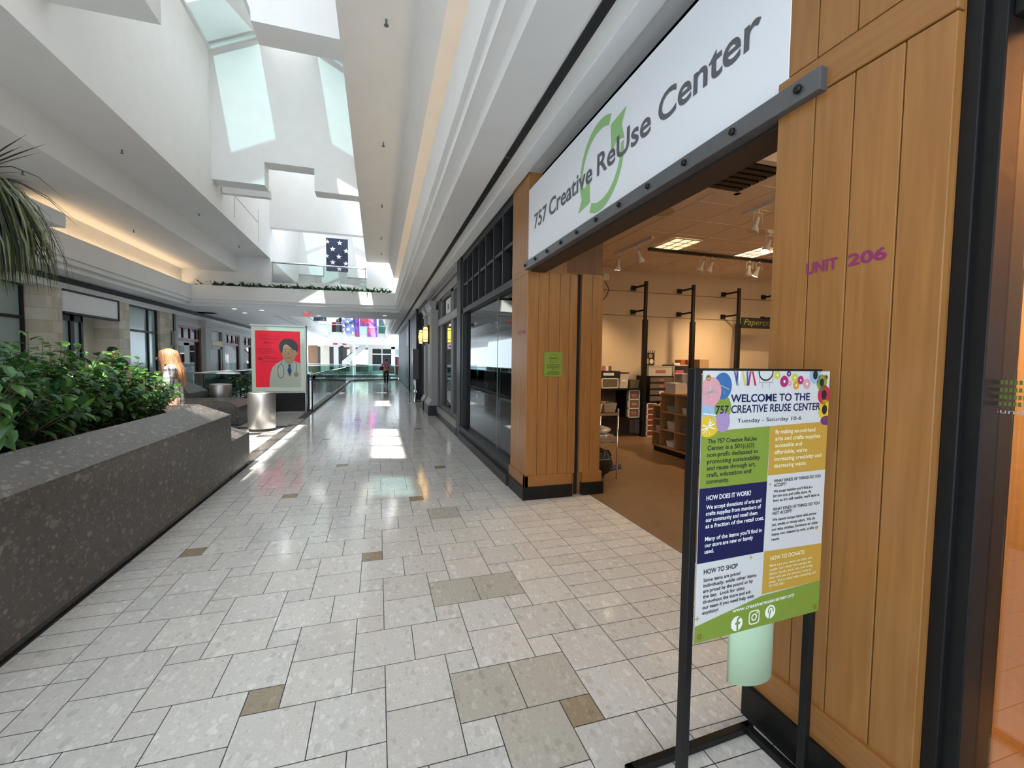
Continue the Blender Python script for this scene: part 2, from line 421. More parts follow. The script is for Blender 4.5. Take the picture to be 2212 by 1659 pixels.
# ------------------------------------------------------------------ ceilings, fascias, light well
ZL = 9.43
def right_profile():
    return [(1.9, 3.55), (.86, 3.55), (.86, 3.68), (.74, 3.68), (.74, 3.80), (.69, 3.80), (.69, 4.33), (.80, 4.33), (.80, 4.05), (1.3, 4.05),
            (1.3, 4.93), (.647, 4.93), (.59, 5.15), (.46, 5.54), (-.44, 5.54), (-.44, ZL), (-.2, ZL), (-.2, 5.8), (1.9, 5.8)]
def left_profile():
    return [(-7.9, 3.55), (-6.98, 3.55), (-6.98, 3.68), (-6.86, 3.68), (-6.86, 3.80), (-6.81, 3.80), (-6.81, 4.33), (-6.92, 4.33), (-6.92, 4.05), (-7.15, 4.05),
            (-7.15, 4.93), (-5.31, 4.93), (-5.31, 5.54), (-4.11, 5.54), (-4.11, ZL), (-4.35, ZL), (-4.35, 5.8), (-7.9, 5.8)]
YE = 19.75
mb = MB(); mb.prism(right_profile(), 'y', -6, 18.95)
solo('ceiling', mb, M['ceil'], 'stepped white soffit over the walkway on the right with a raised ceiling', 'ceiling', kind='structure')
mb = MB(); mb.prism(left_profile(), 'y', -6, 19.75)
solo('ceiling', mb, M['ceil'], 'stepped white soffit and raised ceiling along the left side', 'ceiling', kind='structure')
mb = MB(); mb.prism([p for p in right_profile()], 'y', 22.4, 45)
solo('ceiling', mb, M['ceil'], 'white soffit on the right beyond the upper bridge', 'ceiling', kind='structure')
mb = MB(); mb.prism([p for p in left_profile()], 'y', 22.4, 45)
solo('ceiling', mb, M['ceil'], 'white soffit and raised ceiling on the left beyond the upper bridge', 'ceiling', kind='structure')
# upper ceiling over the bridge
mb = MB()
mb.prism([(-7.9, 5.54), (-4.11, 5.54), (-4.11, 6.79), (-4.35, 6.79), (-4.35, 5.8), (-7.9, 5.8)], 'y', 20.1, 22.4)
mb.prism([(1.9, 5.8), (-.2, 5.8), (-.2, 6.79), (-.44, 6.79), (-.44, 5.54), (1.9, 5.54)], 'y', 20.1, 22.4)
solo('ceiling', mb, M['ceil'], 'flat ceiling over the upper bridge', 'ceiling', kind='structure')
# hanging baffles across the light well: two legs and a raised notch
def baffle(y0_, y1_, label, notch=True, top=ZL):
    ridge = ZL+.92
    p = [(-4.11, 6.18), (-2.885, 6.18), (-2.885, 6.79), (-1.66, 6.79), (-1.66, 6.18), (-.44, 6.18), (-.44, ZL), (-1.62, ZL+.6), (-2.28, ridge), (-2.95, ZL+.6), (-4.11, ZL)]
    if not notch: p = [(-4.11, 6.79), (-.44, 6.79)]+p[6:]
    b = MB(); b.prism(p, 'y', y0_, y1_)
    return solo('ceiling_baffle', b, M['white'], label, 'ceiling', kind='structure')
baffle(7.03, 7.52, 'nearest notched white baffle hanging across the light well')
baffle(13.35, 13.83, 'notched white baffle across the light well with sunlit panels on it')
baffle(YE, YE+.35, 'straight-bottomed white baffle closing the light well above the upper bridge', notch=False)
for y_, l_ in ((26.4, 'first'), (32.7, 'second'), (39.0, 'third')): baffle(y_, y_+.48, l_+' white baffle seen through the opening beyond the upper bridge')
mb = MB(); mb.box(-4.6, .2, -6.2, -6, 3.4, 10.6)
solo('ceiling_baffle', mb, M['white'], 'white end wall of the light well behind the viewer', 'ceiling', kind='structure')
# small ledge and panel outline on the left well wall behind the second baffle
mb = MB(); mb.box(-4.09, -2.9, 14.02, 14.2, 6.08, 6.28)
solo('air_diffuser', mb, M['white'], 'white slot diffuser under the second baffle', 'vent')
mb = MB()
for (ya, yb, za, zb) in ((15.2, 15.22, 5.75, 6.42), (17.95, 17.97, 5.75, 6.9), (15.2, 17.97, 6.42, 6.44)): mb.box(-4.112, -4.104, ya, yb, za, zb)
solo('access_panel', mb, M['grey_paint'], 'outline of an access panel in the white well wall', 'panel')

# skylight: gable roof of panes over the well
def zroof(x): return ZL+.5*(1.83-abs(x+2.28))
def pane(mb_, x0_, x1_, y0_, y1_, mi):
    mb_.quad((x0_, y0_, zroof(x0_)), (x1_, y0_, zroof(x1_)), (x1_, y1_, zroof(x1_)), (x0_, y1_, zroof(x0_)), mi)
def skylight(label, rows_left, rows_right, ya, yb, ysplit=14.0):
    sk = thing('window_1', label, 'skylight', (-2.28, (ya+yb)/2, ZL), kind='structure')
    fr = MB(); gl_ = MB(); wp = MB(); ym = max(ya, min(yb, ysplit))
    for a, b, k in ((ya, ym, 0), (ym, yb, 1)):
        if b > a+.01: pane(wp, -2.95, -2.28, a, b, k); pane(wp, -2.28, -1.62, a, b, k)
    for rows, xa, xb in ((rows_left, -4.11, -2.95), (rows_right, -1.62, -.44)):
        y = ya
        for row in rows+[(yb, yb, None)]:
            p0, p1, kind = row[:3]; xq = row[3] if len(row) > 3 else xb
            if p0 > y+.01: pane(wp, xa, xb, y, p0, 1 if y >= ysplit-.5 else 0)
            if kind is not None:
                n = max(1, round((p1-p0)/1.05))
                for k in range(n):
                    a = p0+(p1-p0)*k/n; b = p0+(p1-p0)*(k+1)/n
                    pane(gl_, xa, xq, a, b, kind)
                    if xq < xb: pane(wp, xq, xb, a, b, 0)
                    fr.add([(xa, b-.03, zroof(xa)-.05), (xb, b-.03, zroof(xb)-.05), (xb, b+.03, zroof(xb)-.05), (xa, b+.03, zroof(xa)-.05),
                            (xa, b-.03, zroof(xa)+.06), (xb, b-.03, zroof(xb)+.06), (xb, b+.03, zroof(xb)+.06), (xa, b+.03, zroof(xa)+.06)],
                           [(0, 3, 2, 1), (4, 5, 6, 7), (0, 1, 5, 4), (1, 2, 6, 5), (2, 3, 7, 6), (3, 0, 4, 7)])
            y = max(y, p1)
    for xr in (-4.08, -2.95, -1.62, -.47): fr.box(xr-.03, xr+.03, ya, yb, zroof(xr)-.06, zroof(xr)+.06)
    part('white_panel', wp, [M['skypanel'], M['skypanel_far']], sk); part('frame', fr, M['white'], sk)
    part('glass_pane', gl_, [M['skyclear'], M['skytint']], sk)
    return sk
skylight('glazed gable skylight over the near light well',
         [(.3, 5.3, 0, -3.15), (9.2, 10.4, 1), (10.55, 11.4, 1), (11.85, 13.3, 1), (14.2, 15.1, 1), (15.25, 15.95, 0)],
         [(-.8, .1, 1), (1.2, 4.2, 0), (9.2, 11.4, 0), (11.9, 13.3, 1), (15.2, 15.9, 0)], -6.0, YE)
skylight('glazed gable skylight over the far light well', [(24, 26.3, 1), (28, 32, 1), (34, 38, 1), (41, 43, 0)], [(24, 25, 0), (25.2, 26.3, 1), (28, 32, 1), (34, 36, 0), (40, 43, 0)], 20.1, 45)

# upper bridge with planter trough
def sh(b):
    b.v = [(v[0], v[1]+max(0, (.69-v[0]))*.095, v[2]) for v in b.v]; return b
mb = MB(); mb.prism([(18.9, 4.33), (18.9, 3.80), (18.97, 3.80), (18.97, 3.68), (19.1, 3.68), (19.1, 3.55), (22.4, 3.55), (22.4, 4.45), (19.62, 4.45), (19.62, 4.2), (19.0, 4.2), (19.0, 4.33)], 'x', -7.67, 1.55, flip=True)
solo('ceiling', sh(mb), M['white'], 'white upper bridge across the mall with a planter along its stepped front edge', 'bridge', kind='structure')
mb = MB(); mb.box(-7.9, -4.11, YE, YE+.35, 4.2, 6.79); mb.box(-.44, 1.9, YE, YE+.35, 4.2, 6.79); mb.box(-4.11, -.44, YE, YE+.3, 4.2, 4.6)
solo('wall_upper', mb, M['white'], 'white upper wall above the bridge with a wide opening', 'wall', kind='structure')
rail = thing('glass_railing', 'chrome framed glass railing in the opening above the upper bridge', 'railing', (-2.28, YE+.1, 4.6))
mb = MB(); mb.tube([(-4.09, YE+.06, 5.42), (-.46, YE+.06, 5.42)], .035, 10); part('top_rail', mb, M['chrome'], rail, smooth=True)
mb = MB(); mb.box(-4.09, -.46, YE+.03, YE+.09, 4.6, 4.70); part('base_rail', mb, M['chrome'], rail)
for x_ in (-4.06, -.49):
    mb = MB(); mb.box(x_-.02, x_+.02, YE+.03, YE+.09, 4.7, 5.4); part('end_post', mb, M['chrome'], rail)
mb = MB(); mb.box(-4.04, -.51, YE+.055, YE+.065, 4.7, 5.39); part('glass_panel', mb, M['glass'], rail)
# gallery edge left beyond the bridge
mb = MB(); mb.prism([(-7.9, 3.56), (-4.75, 3.56), (-4.75, 3.68), (-4.6, 3.68), (-4.6, 3.80), (-4.5, 3.80), (-4.5, 4.33), (-7.9, 4.33)], 'y', 22.5, 45)
solo('ceiling', mb, M['white'], 'white stepped edge of the upper gallery on the left beyond the bridge', 'gallery', kind='structure')
# far balcony, its storey behind and everything below
mb = MB(); mb.prism([(45, 4.16), (45, 3.62), (45.12, 3.62), (45.12, 3.40), (45.3, 3.40), (45.3, 3.1), (59.8, 3.1), (59.8, 4.16)], 'x', -8, 4.2, flip=True)
solo('ceiling', mb, M['white'], 'white stepped balcony front at the far end hung with flags', 'balcony', kind='structure')
mb = MB(); mb.box(-8, 4.2, 52, 52.2, 4.16, 10.6)
solo('wall_far', mb, M['white'], 'pale upper wall behind the far balcony', 'wall', kind='structure')
mb = MB(); mb.box(-8, 4.2, 45, 52, 8.0, 8.2)
solo('ceiling', mb, M['white'], 'pale ceiling above the far balcony', 'ceiling', kind='structure')
mb = MB(); mb.box(.1, .85, 51.9, 51.99, 4.2, 6.25); solo('door_1', mb, colmat('teal_door', (.03, .10, .09), .4), 'dark teal door on the far balcony wall', 'door', kind='structure')

# black slot diffusers in the soffits
ld = thing('slot_diffuser', 'long black slot diffuser in the right soffit above the shop fronts', 'vent', (1.24, 8, 3.53))
mb = MB(); mb.box(1.206, 1.272, -2, 34, 3.535, 3.56); part('slot', mb, M['black_matte'], ld)
for y_ in (4.2, 6.0, 8, 12, 16):
    mb = MB(); mb.box(1.206, 1.272, y_, y_+.02, 3.531, 3.556); part('joint_clip', mb, M['grey_dark'], ld)
mb = MB(); mb.box(1.39, 1.53, -2, 34, 3.525, 3.56); solo('trim_2', mb, M['white'], 'flat white band in the right soffit between slot diffuser and shop fronts', 'trim', kind='structure')
mb = MB(); mb.box(-7.69, -7.62, 10, 34.4, 3.40, 3.53)
solo('slot_diffuser', mb, M['black_matte'], 'long black strip above the shop fronts on the left', 'vent')
mb = MB(); mb.box(-8.3, -7.64, 10, 34.4, 3.24, 3.40); mb.box(-8.3, -7.68, 10, 34.4, 3.40, 3.7)
solo('trim_3', mb, M['white'], 'pale band over the left shop fronts', 'trim', kind='structure')

# cove lamps: warm tubes hidden behind both fascias
for nm, x_, ya, yb, lab, es_ in (('a', -7.03, -5, 19.5, 'warm cove light strip hidden behind the left fascia', 4.6), ('b', 1.05, -5, 18.7, 'warm cove light strip hidden behind the right fascia', 1.6),
                            ('c', -7.03, 22.6, 44.8, 'warm cove light strip on the far left', 5)):
    mb = MB(); mb.box(x_-.04, x_+.04, ya, yb, 4.08, 4.14)
    solo('cove_light', mb, mat('cove_glow_'+nm, (.9, .8, .6), .5, emit=(1.0, .75, .46), es=es_), lab, 'lamp')

# ------------------------------------------------------------------ right-hand wall: shop 206
SX = 1.55
mb = MB()
mb.box(1.70, 1.76, 1.42, 4.48, 2.52, 3.56)                  # beam over the entrance
solo('wall_header', mb, colmat('beam_brown', (.045, .03, .022), .5), 'dark beam over the shop entrance', 'beam', kind='structure')
mb = MB(); mb.box(1.9, 12.5, -2.1, -2, 0, 3.6); mb.box(12.4, 12.6, -2, 8.3, 0, 3.6)
solo('wall_right', mb, M['cream'], 'cream side walls inside the shop', 'wall', kind='structure')
mb = MB(); mb.box(2.35, 12.5, 8.25, 8.4, 0, 3.6)
solo('wall_back', mb, M['cream'], 'cream back wall inside the shop', 'wall', kind='structure')
mb = MB()
for z_ in (2.545, 3.06): mb.box(2.6, 12.4, 8.242, 8.25, z_-.006, z_+.006)
solo('trim_4', mb, M['brown_wood'], 'thin horizontal panel joints on the shop back wall', 'trim', kind='structure')
mb = MB(); mb.box(2.02, 2.3, 5.0, 8.4, 0, 3.56); mb.box(2.05, 2.6, 4.76, 5.0, 0, 3.56)
solo('wall_left_inner', mb, M['brown_wood'], 'brown backing wall behind the shop window', 'wall', kind='structure')
# ceiling of the shop: lay-in tiles 0.61 m with a fine grid
mb = MB(); mb.box(1.9, 12.5, -2.1, 8.4, 3.535, 3.6)
sc_ = solo('ceiling', mb, M['shopceil'], 'beige lay-in tile ceiling inside the shop', 'ceiling', kind='structure')
mb = MB()
for k in range(17):
    y_ = 8.25-.615*k; mb.box(2.35, 12.4, y_-.012, y_+.012, 3.528, 3.536)
for k in range(17):
    x_ = 2.55+.615*k; mb.box(x_-.012, x_+.012, -2, 8.25, 3.528, 3.536)
part('grid', mb, M['shopceil'], sc_)

def boards(mb_, face, a0, a1, cuts, z0_, z1_, pos, th, gap=.004):
    """vertical boards with fine grooves; face 'x': boards on a plane x = pos, running along y"""
    e = [a0]+list(cuts)+[a1]
    for a, b in zip(e[:-1], e[1:]):
        if face == 'x': mb_.box(pos, pos+th, a+gap/2, b-gap/2, z0_, z1_)
        else: mb_.box(a+gap/2, b-gap/2, pos, pos+th, z0_, z1_)
# right pillar
pr = thing('wood_pillar', 'maple boarded pillar on the right of the shop entrance marked UNIT 206', 'pillar', (1.72, 1.13, 0))
mb = MB(); cuts = (.967, 1.115, 1.256)
boards(mb, 'x', .84, 1.415, cuts, .26, 2.52, SX, .03); boards(mb, 'x', .84, 1.415, cuts, 2.655, 3.56, SX, .03)
part('board', mb, M['maple'], pr, bevel=.0025)
mb = MB(); mb.box(SX-.004, SX+.03, .84, 1.415, 2.525, 2.65); mb.box(SX-.018, SX+.03, .84, 1.43, .14, .265); mb.box(SX, 2.0, 1.415, 1.43, .14, .265)
part('band', mb, M['maple_x'], pr, bevel=.004)
mb = MB(); mb.box(SX+.03, 2.0, .84, 1.413, .1, 3.56); part('core', mb, M['maple'], pr)
mb = MB(); mb.box(1.512, 2.0, .80, 1.445, 0, .145); part('plinth', mb, M['black'], pr, bevel=.004)
mb = MB(); text(mb, 'UNIT', (SX, 1.262, 1.868), (0, -1, 0), (0, 0, 1), width=.118, height=.042, bold=.03, lift=.0015)
text(mb, '206', (SX, 1.108, 1.868), (0, -1, 0), (0, 0, 1), width=.12, height=.042, bold=.03, lift=.0015)
part('lettering', mb, M['purple'], pr, 'purple UNIT 206 lettering')
# left pillar
pl = thing('wood_pillar', 'maple boarded pillar on the far side of the entrance with a green flyer', 'pillar', (1.87, 4.76, 0))
mb = MB(); cl = (4.60, 4.72, 4.84, 4.95)
boards(mb, 'x', 4.48, 5.05, cl, .26, 2.48, SX, .03); boards(mb, 'x', 4.48, 5.05, cl, 2.66, 3.56, SX, .03)
boards(mb, 'y', SX, 2.145, (1.68, 1.80, 1.932, 2.05), .26, 2.5, 4.48, .03)
boards(mb, 'y', SX, 1.76, (1.68,), 2.5, 3.56, 4.48, .03)
part('board', mb, M['maple'], pl, bevel=.0025)
mb = MB(); mb.box(SX-.004, SX+.03, 4.478, 5.05, 2.48, 2.66); mb.box(SX-.018, SX+.03, 4.462, 5.06, .14, .265); mb.box(SX-.018, 2.10, 4.462, 4.51, .14, .265)
part('band', mb, M['maple_x'], pl, bevel=.004)
mb = MB(); mb.box(SX+.03, 2.02, 4.51, 5.05, 0.1, 3.55); mb.box(2.02, 2.145, 4.51, 4.75, 0, 2.52); part('core', mb, M['maple'], pl)
mb = MB(); mb.box(1.512, 2.11, 4.445, 5.08, 0, .145); part('plinth', mb, M['black'], pl, bevel=.004)
mb = MB(); text(mb, 'UNIT', (SX, 4.80, 1.84), (0, -1, 0), (0, 0, 1), width=.118, height=.042, bold=.03, lift=.0015)
text(mb, '206', (SX, 4.655, 1.84), (0, -1, 0), (0, 0, 1), width=.12, height=.042, bold=.03, lift=.0015)
part('lettering', mb, M['purple'], pl, 'purple UNIT 206 lettering')
p2 = thing('wood_pillar', 'narrow maple boarded jamb inside the entrance beyond the black gate slot', 'pillar', (2.36, 4.6, 0))
mb = MB(); boards(mb, 'y', 2.20, 2.47, (2.335,), .26, 2.52, 4.49, .03); part('board', mb, M['maple'], p2, bevel=.0025)
mb = MB(); mb.box(2.24, 2.49, 4.472, 4.75, .14, .265); part('band', mb, M['maple_x'], p2, bevel=.004)
mb = MB(); mb.box(2.20, 2.47, 4.52, 4.75, 0, 2.52); part('core', mb, M['maple'], p2)
mb = MB(); mb.box(2.235, 2.51, 4.455, 4.75, 0, .145); part('plinth', mb, M['black'], p2, bevel=.004)
mb = MB(); mb.box(2.145, 2.20, 4.53, 4.74, 0, 2.52); solo('gate_track', mb, M['black_matte'], 'black vertical gate slot between the two maple jambs', 'track')
# flyer
fy = thing('flyer', 'lime green paper flyer taped to the maple pillar', 'flyer', (1.86, 4.478, 1.365))
mb = MB(); mb.box(1.752, 1.970, 4.474, 4.4785, 1.365, 1.637); part('sheet', mb, M['lime'], fy)
mb = MB(); o_, a_, b_ = (1.752, 4.474, 1.365), (1, 0, 0), (0, 0, 1)
ring = ellipse(.110, .200, .048, .048, 28); ring2 = ellipse(.110, .200, .0455, .0455, 28)
for k in range(28):
    mb.poly2d([ring[k], ring[(k+1) % 28], ring2[(k+1) % 28], ring2[k]], o_, a_, b_, lift=.001)
text(mb, 'ReUse', (1.752+.110, 4.474, 1.365+.194), a_, b_, width=.075, bold=.02, align='CENTER')
mb.poly2d(star2d(.142, .236, .008, n=3), o_, a_, b_, lift=.001); mb.poly2d(star2d(.078, .164, .008, n=3), o_, a_, b_, lift=.001)
for z_, w_, h_ in ((.128, .17, .006), (.112, .14, .006), (.096, .155, .006), (.080, .03, .006), (.056, .14, .004), (.046, .13, .004), (.036, .16, .004), (.024, .18, .004)):
    n = int(w_/.014)
    for k in range(n):
        c0 = .110-w_/2+w_*k/n; mb.poly2d([(c0, z_), (c0+w_/n*random.uniform(.6, .9), z_), (c0+w_/n*.85, z_+h_), (c0, z_+h_)], o_, a_, b_, lift=.001)
part('print', mb, M['ink'], fy)

# sign fascia
sg = thing('shop_sign', 'white shop sign reading 757 Creative ReUse Center', 'sign', (1.6, 2.92, 2.6))
mb = MB(); mb.box(SX-.002, SX+.035, 1.372, 4.472, 2.597, 3.35); part('panel', mb, M['sign_white'], sg, bevel=.003)
mb = MB(); fx = SX-.003
def signtext(body, y0_, y1_, h_, zb=2.895):
    text(mb, body, (fx, y0_, zb), (0, -1, 0), (0, 0, 1), width=y0_-y1_, height=h_, bold=.018, lift=.0015)
signtext('757', 4.288, 3.945, .150); signtext('Creative', 3.885, 3.02, .158); signtext('ReUse', 2.945, 2.285, .158); signtext('Center', 2.215, 1.512, .162)
part('lettering', mb, M['sign_grey'], sg, 'dark grey lettering')
mb = MB(); cy_, cz_ = 2.905, 2.957
def arcband(a0, a1, r0, r1, n=26):
    for k in range(n):
        t0 = a0+(a1-a0)*k/n; t1 = a0+(a1-a0)*(k+1)/n
        f0 = k/n; f1 = (k+1)/n
        w0 = r0+(r1-r0)*1.0; pts = [(r0*cos(t0), r0*sin(t0)), (r0*cos(t1), r0*sin(t1)), (r1*cos(t1), r1*sin(t1)), (r1*cos(t0), r1*sin(t0))]
        mb.poly2d([(-p[0], p[1]) for p in pts][::-1], (fx, cy_, cz_), (0, -1, 0), (0, 0, 1), lift=.0006)
def P_(deg, r): return (-r*cos(R(deg)), r*sin(R(deg)))
# in sign coordinates (x to the reader's right): upper arc from left over the top, lower arc from right under the bottom
def sector(d0, d1, ra, rb, n=24):
    for k in range(n):
        u0 = R(d0+(d1-d0)*k/n); u1 = R(d0+(d1-d0)*(k+1)/n); s0 = min(1, .55+.6*k/n); s1 = min(1, .55+.6*(k+1)/n)
        ri0 = rb-(rb-ra)*s0; ri1 = rb-(rb-ra)*s1
        q = [(ri0*cos(u0), ri0*sin(u0)), (rb*cos(u0), rb*sin(u0)), (rb*cos(u1), rb*sin(u1)), (ri1*cos(u1), ri1*sin(u1))]
        if d1 < d0: pass
        mb.poly2d(q, (fx, cy_, cz_), (0, -1, 0), (0, 0, 1), lift=.0006)
sector(186, 62, .255, .325); sector(6, -118, .255, .325)
for d in (1, -1):
    pts = [(.14, .27), (.335, .265), (.345, .06), (.285, .105), (.21, .035), (.20, .155)]
    pts = [(.165*d, .235*d), (.345*d, .215*d), (.305*d, .10*d), (.32*d, .0*d), (.235*d, .055*d), (.165*d, -.01*d)]
    pts = [(d*(p[0]+.0), d*0+p[1]+d*.0) for p in [(d*d*.15, .19*d), (.335, .205*d), (.27, .12*d), (.345, .03*d), (.235, .06*d), (.15, .0*d)]]
    tri = [(d*.145, d*.215), (d*.345, d*.235), (d*.29, d*.145), (d*.33, d*.04), (d*.235, d*.075), (d*.16, d*.01)]
    mb.poly2d(tri if d > 0 else tri, (fx, cy_, cz_), (0, -1, 0), (0, 0, 1), lift=.0007)
part('arrow_ring', mb, M['sign_green'], sg, 'green recycling arrows')
br = thing('sign_bar', 'dark grey steel bar with bolts below the shop sign', 'bar', (1.52, 2.85, 2.515))
mb = MB(); mb.box(1.515, SX+.03, 1.213, 4.50, 2.515, 2.597); part('bar', mb, M['grey_metal'], br, bevel=.003)
for k in range(11):
    mb = MB(); y_ = 4.472-.3175*k
    mb.lathe([(.011, -.016), (.016, -.012), (.016, 0)], (1.515, y_, 2.559), 8, axis='x'); part('bolt', mb, M['black'], br)
mb = MB(); mb.box(SX+.03, 1.76, 1.42, 4.475, 2.516, 2.597); mb.box(SX+.032, 1.75, 1.42, 4.475, 2.5, 2.52)
solo('lintel', mb, colmat('beam_brown2', (.03, .022, .018), .5), 'dark underside of the beam behind the sign bar', 'beam', kind='structure')
mb = MB(); mb.box(1.70, 1.76, 1.42, 4.475, 2.597, 3.555); solo('wall_sign_recess', mb, M['cream'], 'beige recess wall behind the top of the shop sign', 'wall', kind='structure')

# black framed display window beyond the left pillar
w1 = thing('window_2', 'tall black framed shop window between the maple pillar and the black post', 'window', (1.6, 6.8, 0), kind='structure')
mb = MB(); mb.box(1.50, 1.72, 5.05, 8.42, 0, .13); mb.box(1.545, 1.72, 5.05, 8.42, .13, .25); part('sill', mb, M['charcoal'], w1, bevel=.004)
mb = MB(); mb.box(1.56, 1.72, 5.05, 8.42, 2.44, 2.53); mb.box(1.56, 1.72, 5.05, 8.42, 3.42, 3.55); mb.box(1.56, 1.72, 8.3, 8.45, .25, 3.5)
mb.box(1.575, 1.70, 5.05, 8.42, 2.955, 3.0)
for k in range(8): mb.box(1.56, 1.72, 5.05+.47*k, 5.09+.47*k, 2.5, 3.45)
part('frame', mb, M['charcoal'], w1, bevel=.003)
mb = MB(); mb.box(1.64, 1.65, 5.05, 8.3, .25, 2.45); mb.box(1.66, 1.668, 5.05, 8.3, 2.53, 3.42); part('glass', mb, M['shopglass'], w1)
mb = MB(); mb.box(1.637, 1.653, 6.02, 6.03, .25, 2.45); part('seam', mb, M['grey_paint'], w1)
mb = MB(); mb.box(1.54, 1.72, 8.45, 8.85, 0, 3.55); solo('window_post', mb, M['charcoal'], 'tall dark post between the shop window and the grey shop front', 'post', bevel=.004)

# black framed window right of the entrance, closest to the viewer
w2 = thing('window_3', 'dark framed shop window at the right edge', 'window', (1.65, 0, 0), kind='structure')
mb = MB(); mb.box(1.60, 1.75, .76, .84, 0, 3.55); mb.box(1.62, 1.75, -2, .78, 0, .10); mb.box(1.62, 1.75, -2, .76, 2.46, 3.55); mb.box(1.58, 1.62, .80, .84, 0, 3.55)
part('frame', mb, M['black'], w2, bevel=.003)
mb = MB(); mb.box(1.67, 1.68, -2, .765, .1, 2.46); part('glass', mb, M['shopglass'], w2)
mb = MB(); text(mb, 'Sunday', (1.669, .771, 1.397), (0, -1, 0), (0, 0, 1), width=.094, height=.0165)
part('white_lettering', mb, colmat('vinyl_grey', (.42, .45, .5), .5), w2, 'pale lettering reading Sunday')
mb = MB()
for k, (z_, w_) in enumerate(((1.478, .09), (1.457, .075), (1.437, .08), (1.418, .055))):
    n = int(w_/.009)
    for q in range(n):
        y_ = .768-q*.0095; mb.poly2d([(0, 0), (.0065, 0), (.0065, .011), (.004, .012), (0, .011)], (1.6695, y_, z_), (0, -1, 0), (0, 0, 1), lift=.0006)
part('green_lettering', mb, colmat('vinyl_green', (.10, .16, .03), .5), w2, 'faded green lines of lettering')
mb = MB(); mb.box(1.75, 2.5, -2, .80, 0, .12); mb.box(2.5, 2.6, -2, .84, 0, 3.5); mb.box(1.76, 2.5, .80, .84, 0, 3.5); solo('wall_window_back', mb, M['maple_dark'], 'brown wooden back of the right-hand shop window display', 'wall', kind='structure')
# ------------------------------------------------------------------ right-hand wall beyond the shop: grey shop front
mb = MB(); mb.box(1.62, 1.9, 8.85, 12.0, 3.12, 3.56); mb.box(1.56, 1.62, 8.85, 12.05, 3.14, 3.30); mb.box(1.50, 1.62, 8.85, 14.3, 3.42, 3.56); mb.box(1.53, 1.62, 8.85, 14.3, 3.34, 3.42)
mb.box(1.57, 1.9, 8.85, 8.97, 0, 3.2); mb.box(1.60, 1.9, 12.0, 14.3, 0, 3.56)
solo('wall_right', mb, M['grey_paint'], 'grey painted shop front with moulded cornice beyond the black post', 'wall', kind='structure')
w4 = thing('window_4', 'grey framed shop front with a wide centre pane between two narrow panes', 'window', (1.65, 10.5, 0), kind='structure')
mb = MB()
for a, b in ((8.97, 9.03), (9.5, 9.82), (11.28, 11.56), (11.93, 12.0)): mb.box(1.58, 1.72, a, b, .26, 3.14)
mb.box(1.57, 1.72, 8.97, 12, 2.44, 2.64); mb.box(1.58, 1.72, 8.97, 12, 3.06, 3.14); mb.box(1.585, 1.72, 8.97, 12, .26, .38)
mb.box(1.60, 1.70, 9.2, 9.22, 2.64, 3.06); mb.box(1.60, 1.70, 9.36, 9.38, 2.64, 3.06); mb.box(1.60, 1.70, 11.68, 11.70, 2.64, 3.06); mb.box(1.60, 1.70, 11.81, 11.83, 2.64, 3.06)
part('frame', mb, M['grey_dark'], w4, bevel=.004)
mb = MB(); mb.box(1.565, 1.72, 8.97, 12, 2.47, 2.61); mb.box(1.54, 1.6, 8.97, 12, .10, .27); part('rail_band', mb, M['grey_paint'], w4)
mb = MB(); mb.box(1.64, 1.65, 9.0, 12, .38, 3.06); part('glass', mb, M['shopglass'], w4)
mb = MB(); mb.box(1.53, 1.75, 8.85, 12.05, 0, .12); part('sill', mb, M['charcoal'], w4)
mb = MB(); mb.box(1.625, 1.632, 10.2, 10.9, 2.66, 3.02); pt = part('notice', mb, M['paper'], w4)
mb = MB(); mb.box(1.622, 1.6245, 10.42, 10.6, 2.76, 2.9); part('print', mb, M['grey_dark'], pt)
mb = MB(); mb.box(2.2, 2.3, 8.85, 14.3, 0, 3.5)
solo('wall_right_inner', mb, colmat('pale_inner', (.28, .28, .27), .6), 'pale wall behind the grey shop front windows', 'wall', kind='structure')
def pilaster(y0_, y1_, label):
    t = thing('pilaster', label, 'pilaster', (1.5, (y0_+y1_)/2, 0), 'grey classical pilasters')
    b = MB(); b.box(1.42, 1.598, y0_, y1_, .42, 2.92); b.box(1.405, 1.598, y0_+.12, y1_-.12, .55, 2.8); part('shaft', b, M['grey_paint'], t, bevel=.006)
    b = MB(); b.prism([(1.34, 3.16), (1.34, 3.08), (1.37, 3.04), (1.40, 2.98), (1.42, 2.92), (1.535, 2.92), (1.535, 3.16)], 'y', y0_-.04, y1_+.04)
    b.box(1.39, 1.598, y0_-.03, y1_+.03, 2.86, 2.93); part('capital', b, M['grey_paint'], t, bevel=.005)
    b = MB(); b.prism([(1.33, .28), (1.35, .34), (1.39, .38), (1.42, .44), (1.598, .44), (1.598, .28)], 'y', y0_-.05, y1_+.05); part('base', b, M['grey_paint'], t)
    b = MB(); b.box(1.32, 1.598, y0_-.06, y1_+.06, 0, .28); part('plinth', b, M['charcoal'], t, bevel=.005)
    return t
pilaster(12.15, 13.15, 'grey pilaster beside the wide grey shop window, nearer of the pair')
pilaster(13.65, 14.25, 'grey pilaster beside the dark portal, farther of the pair')
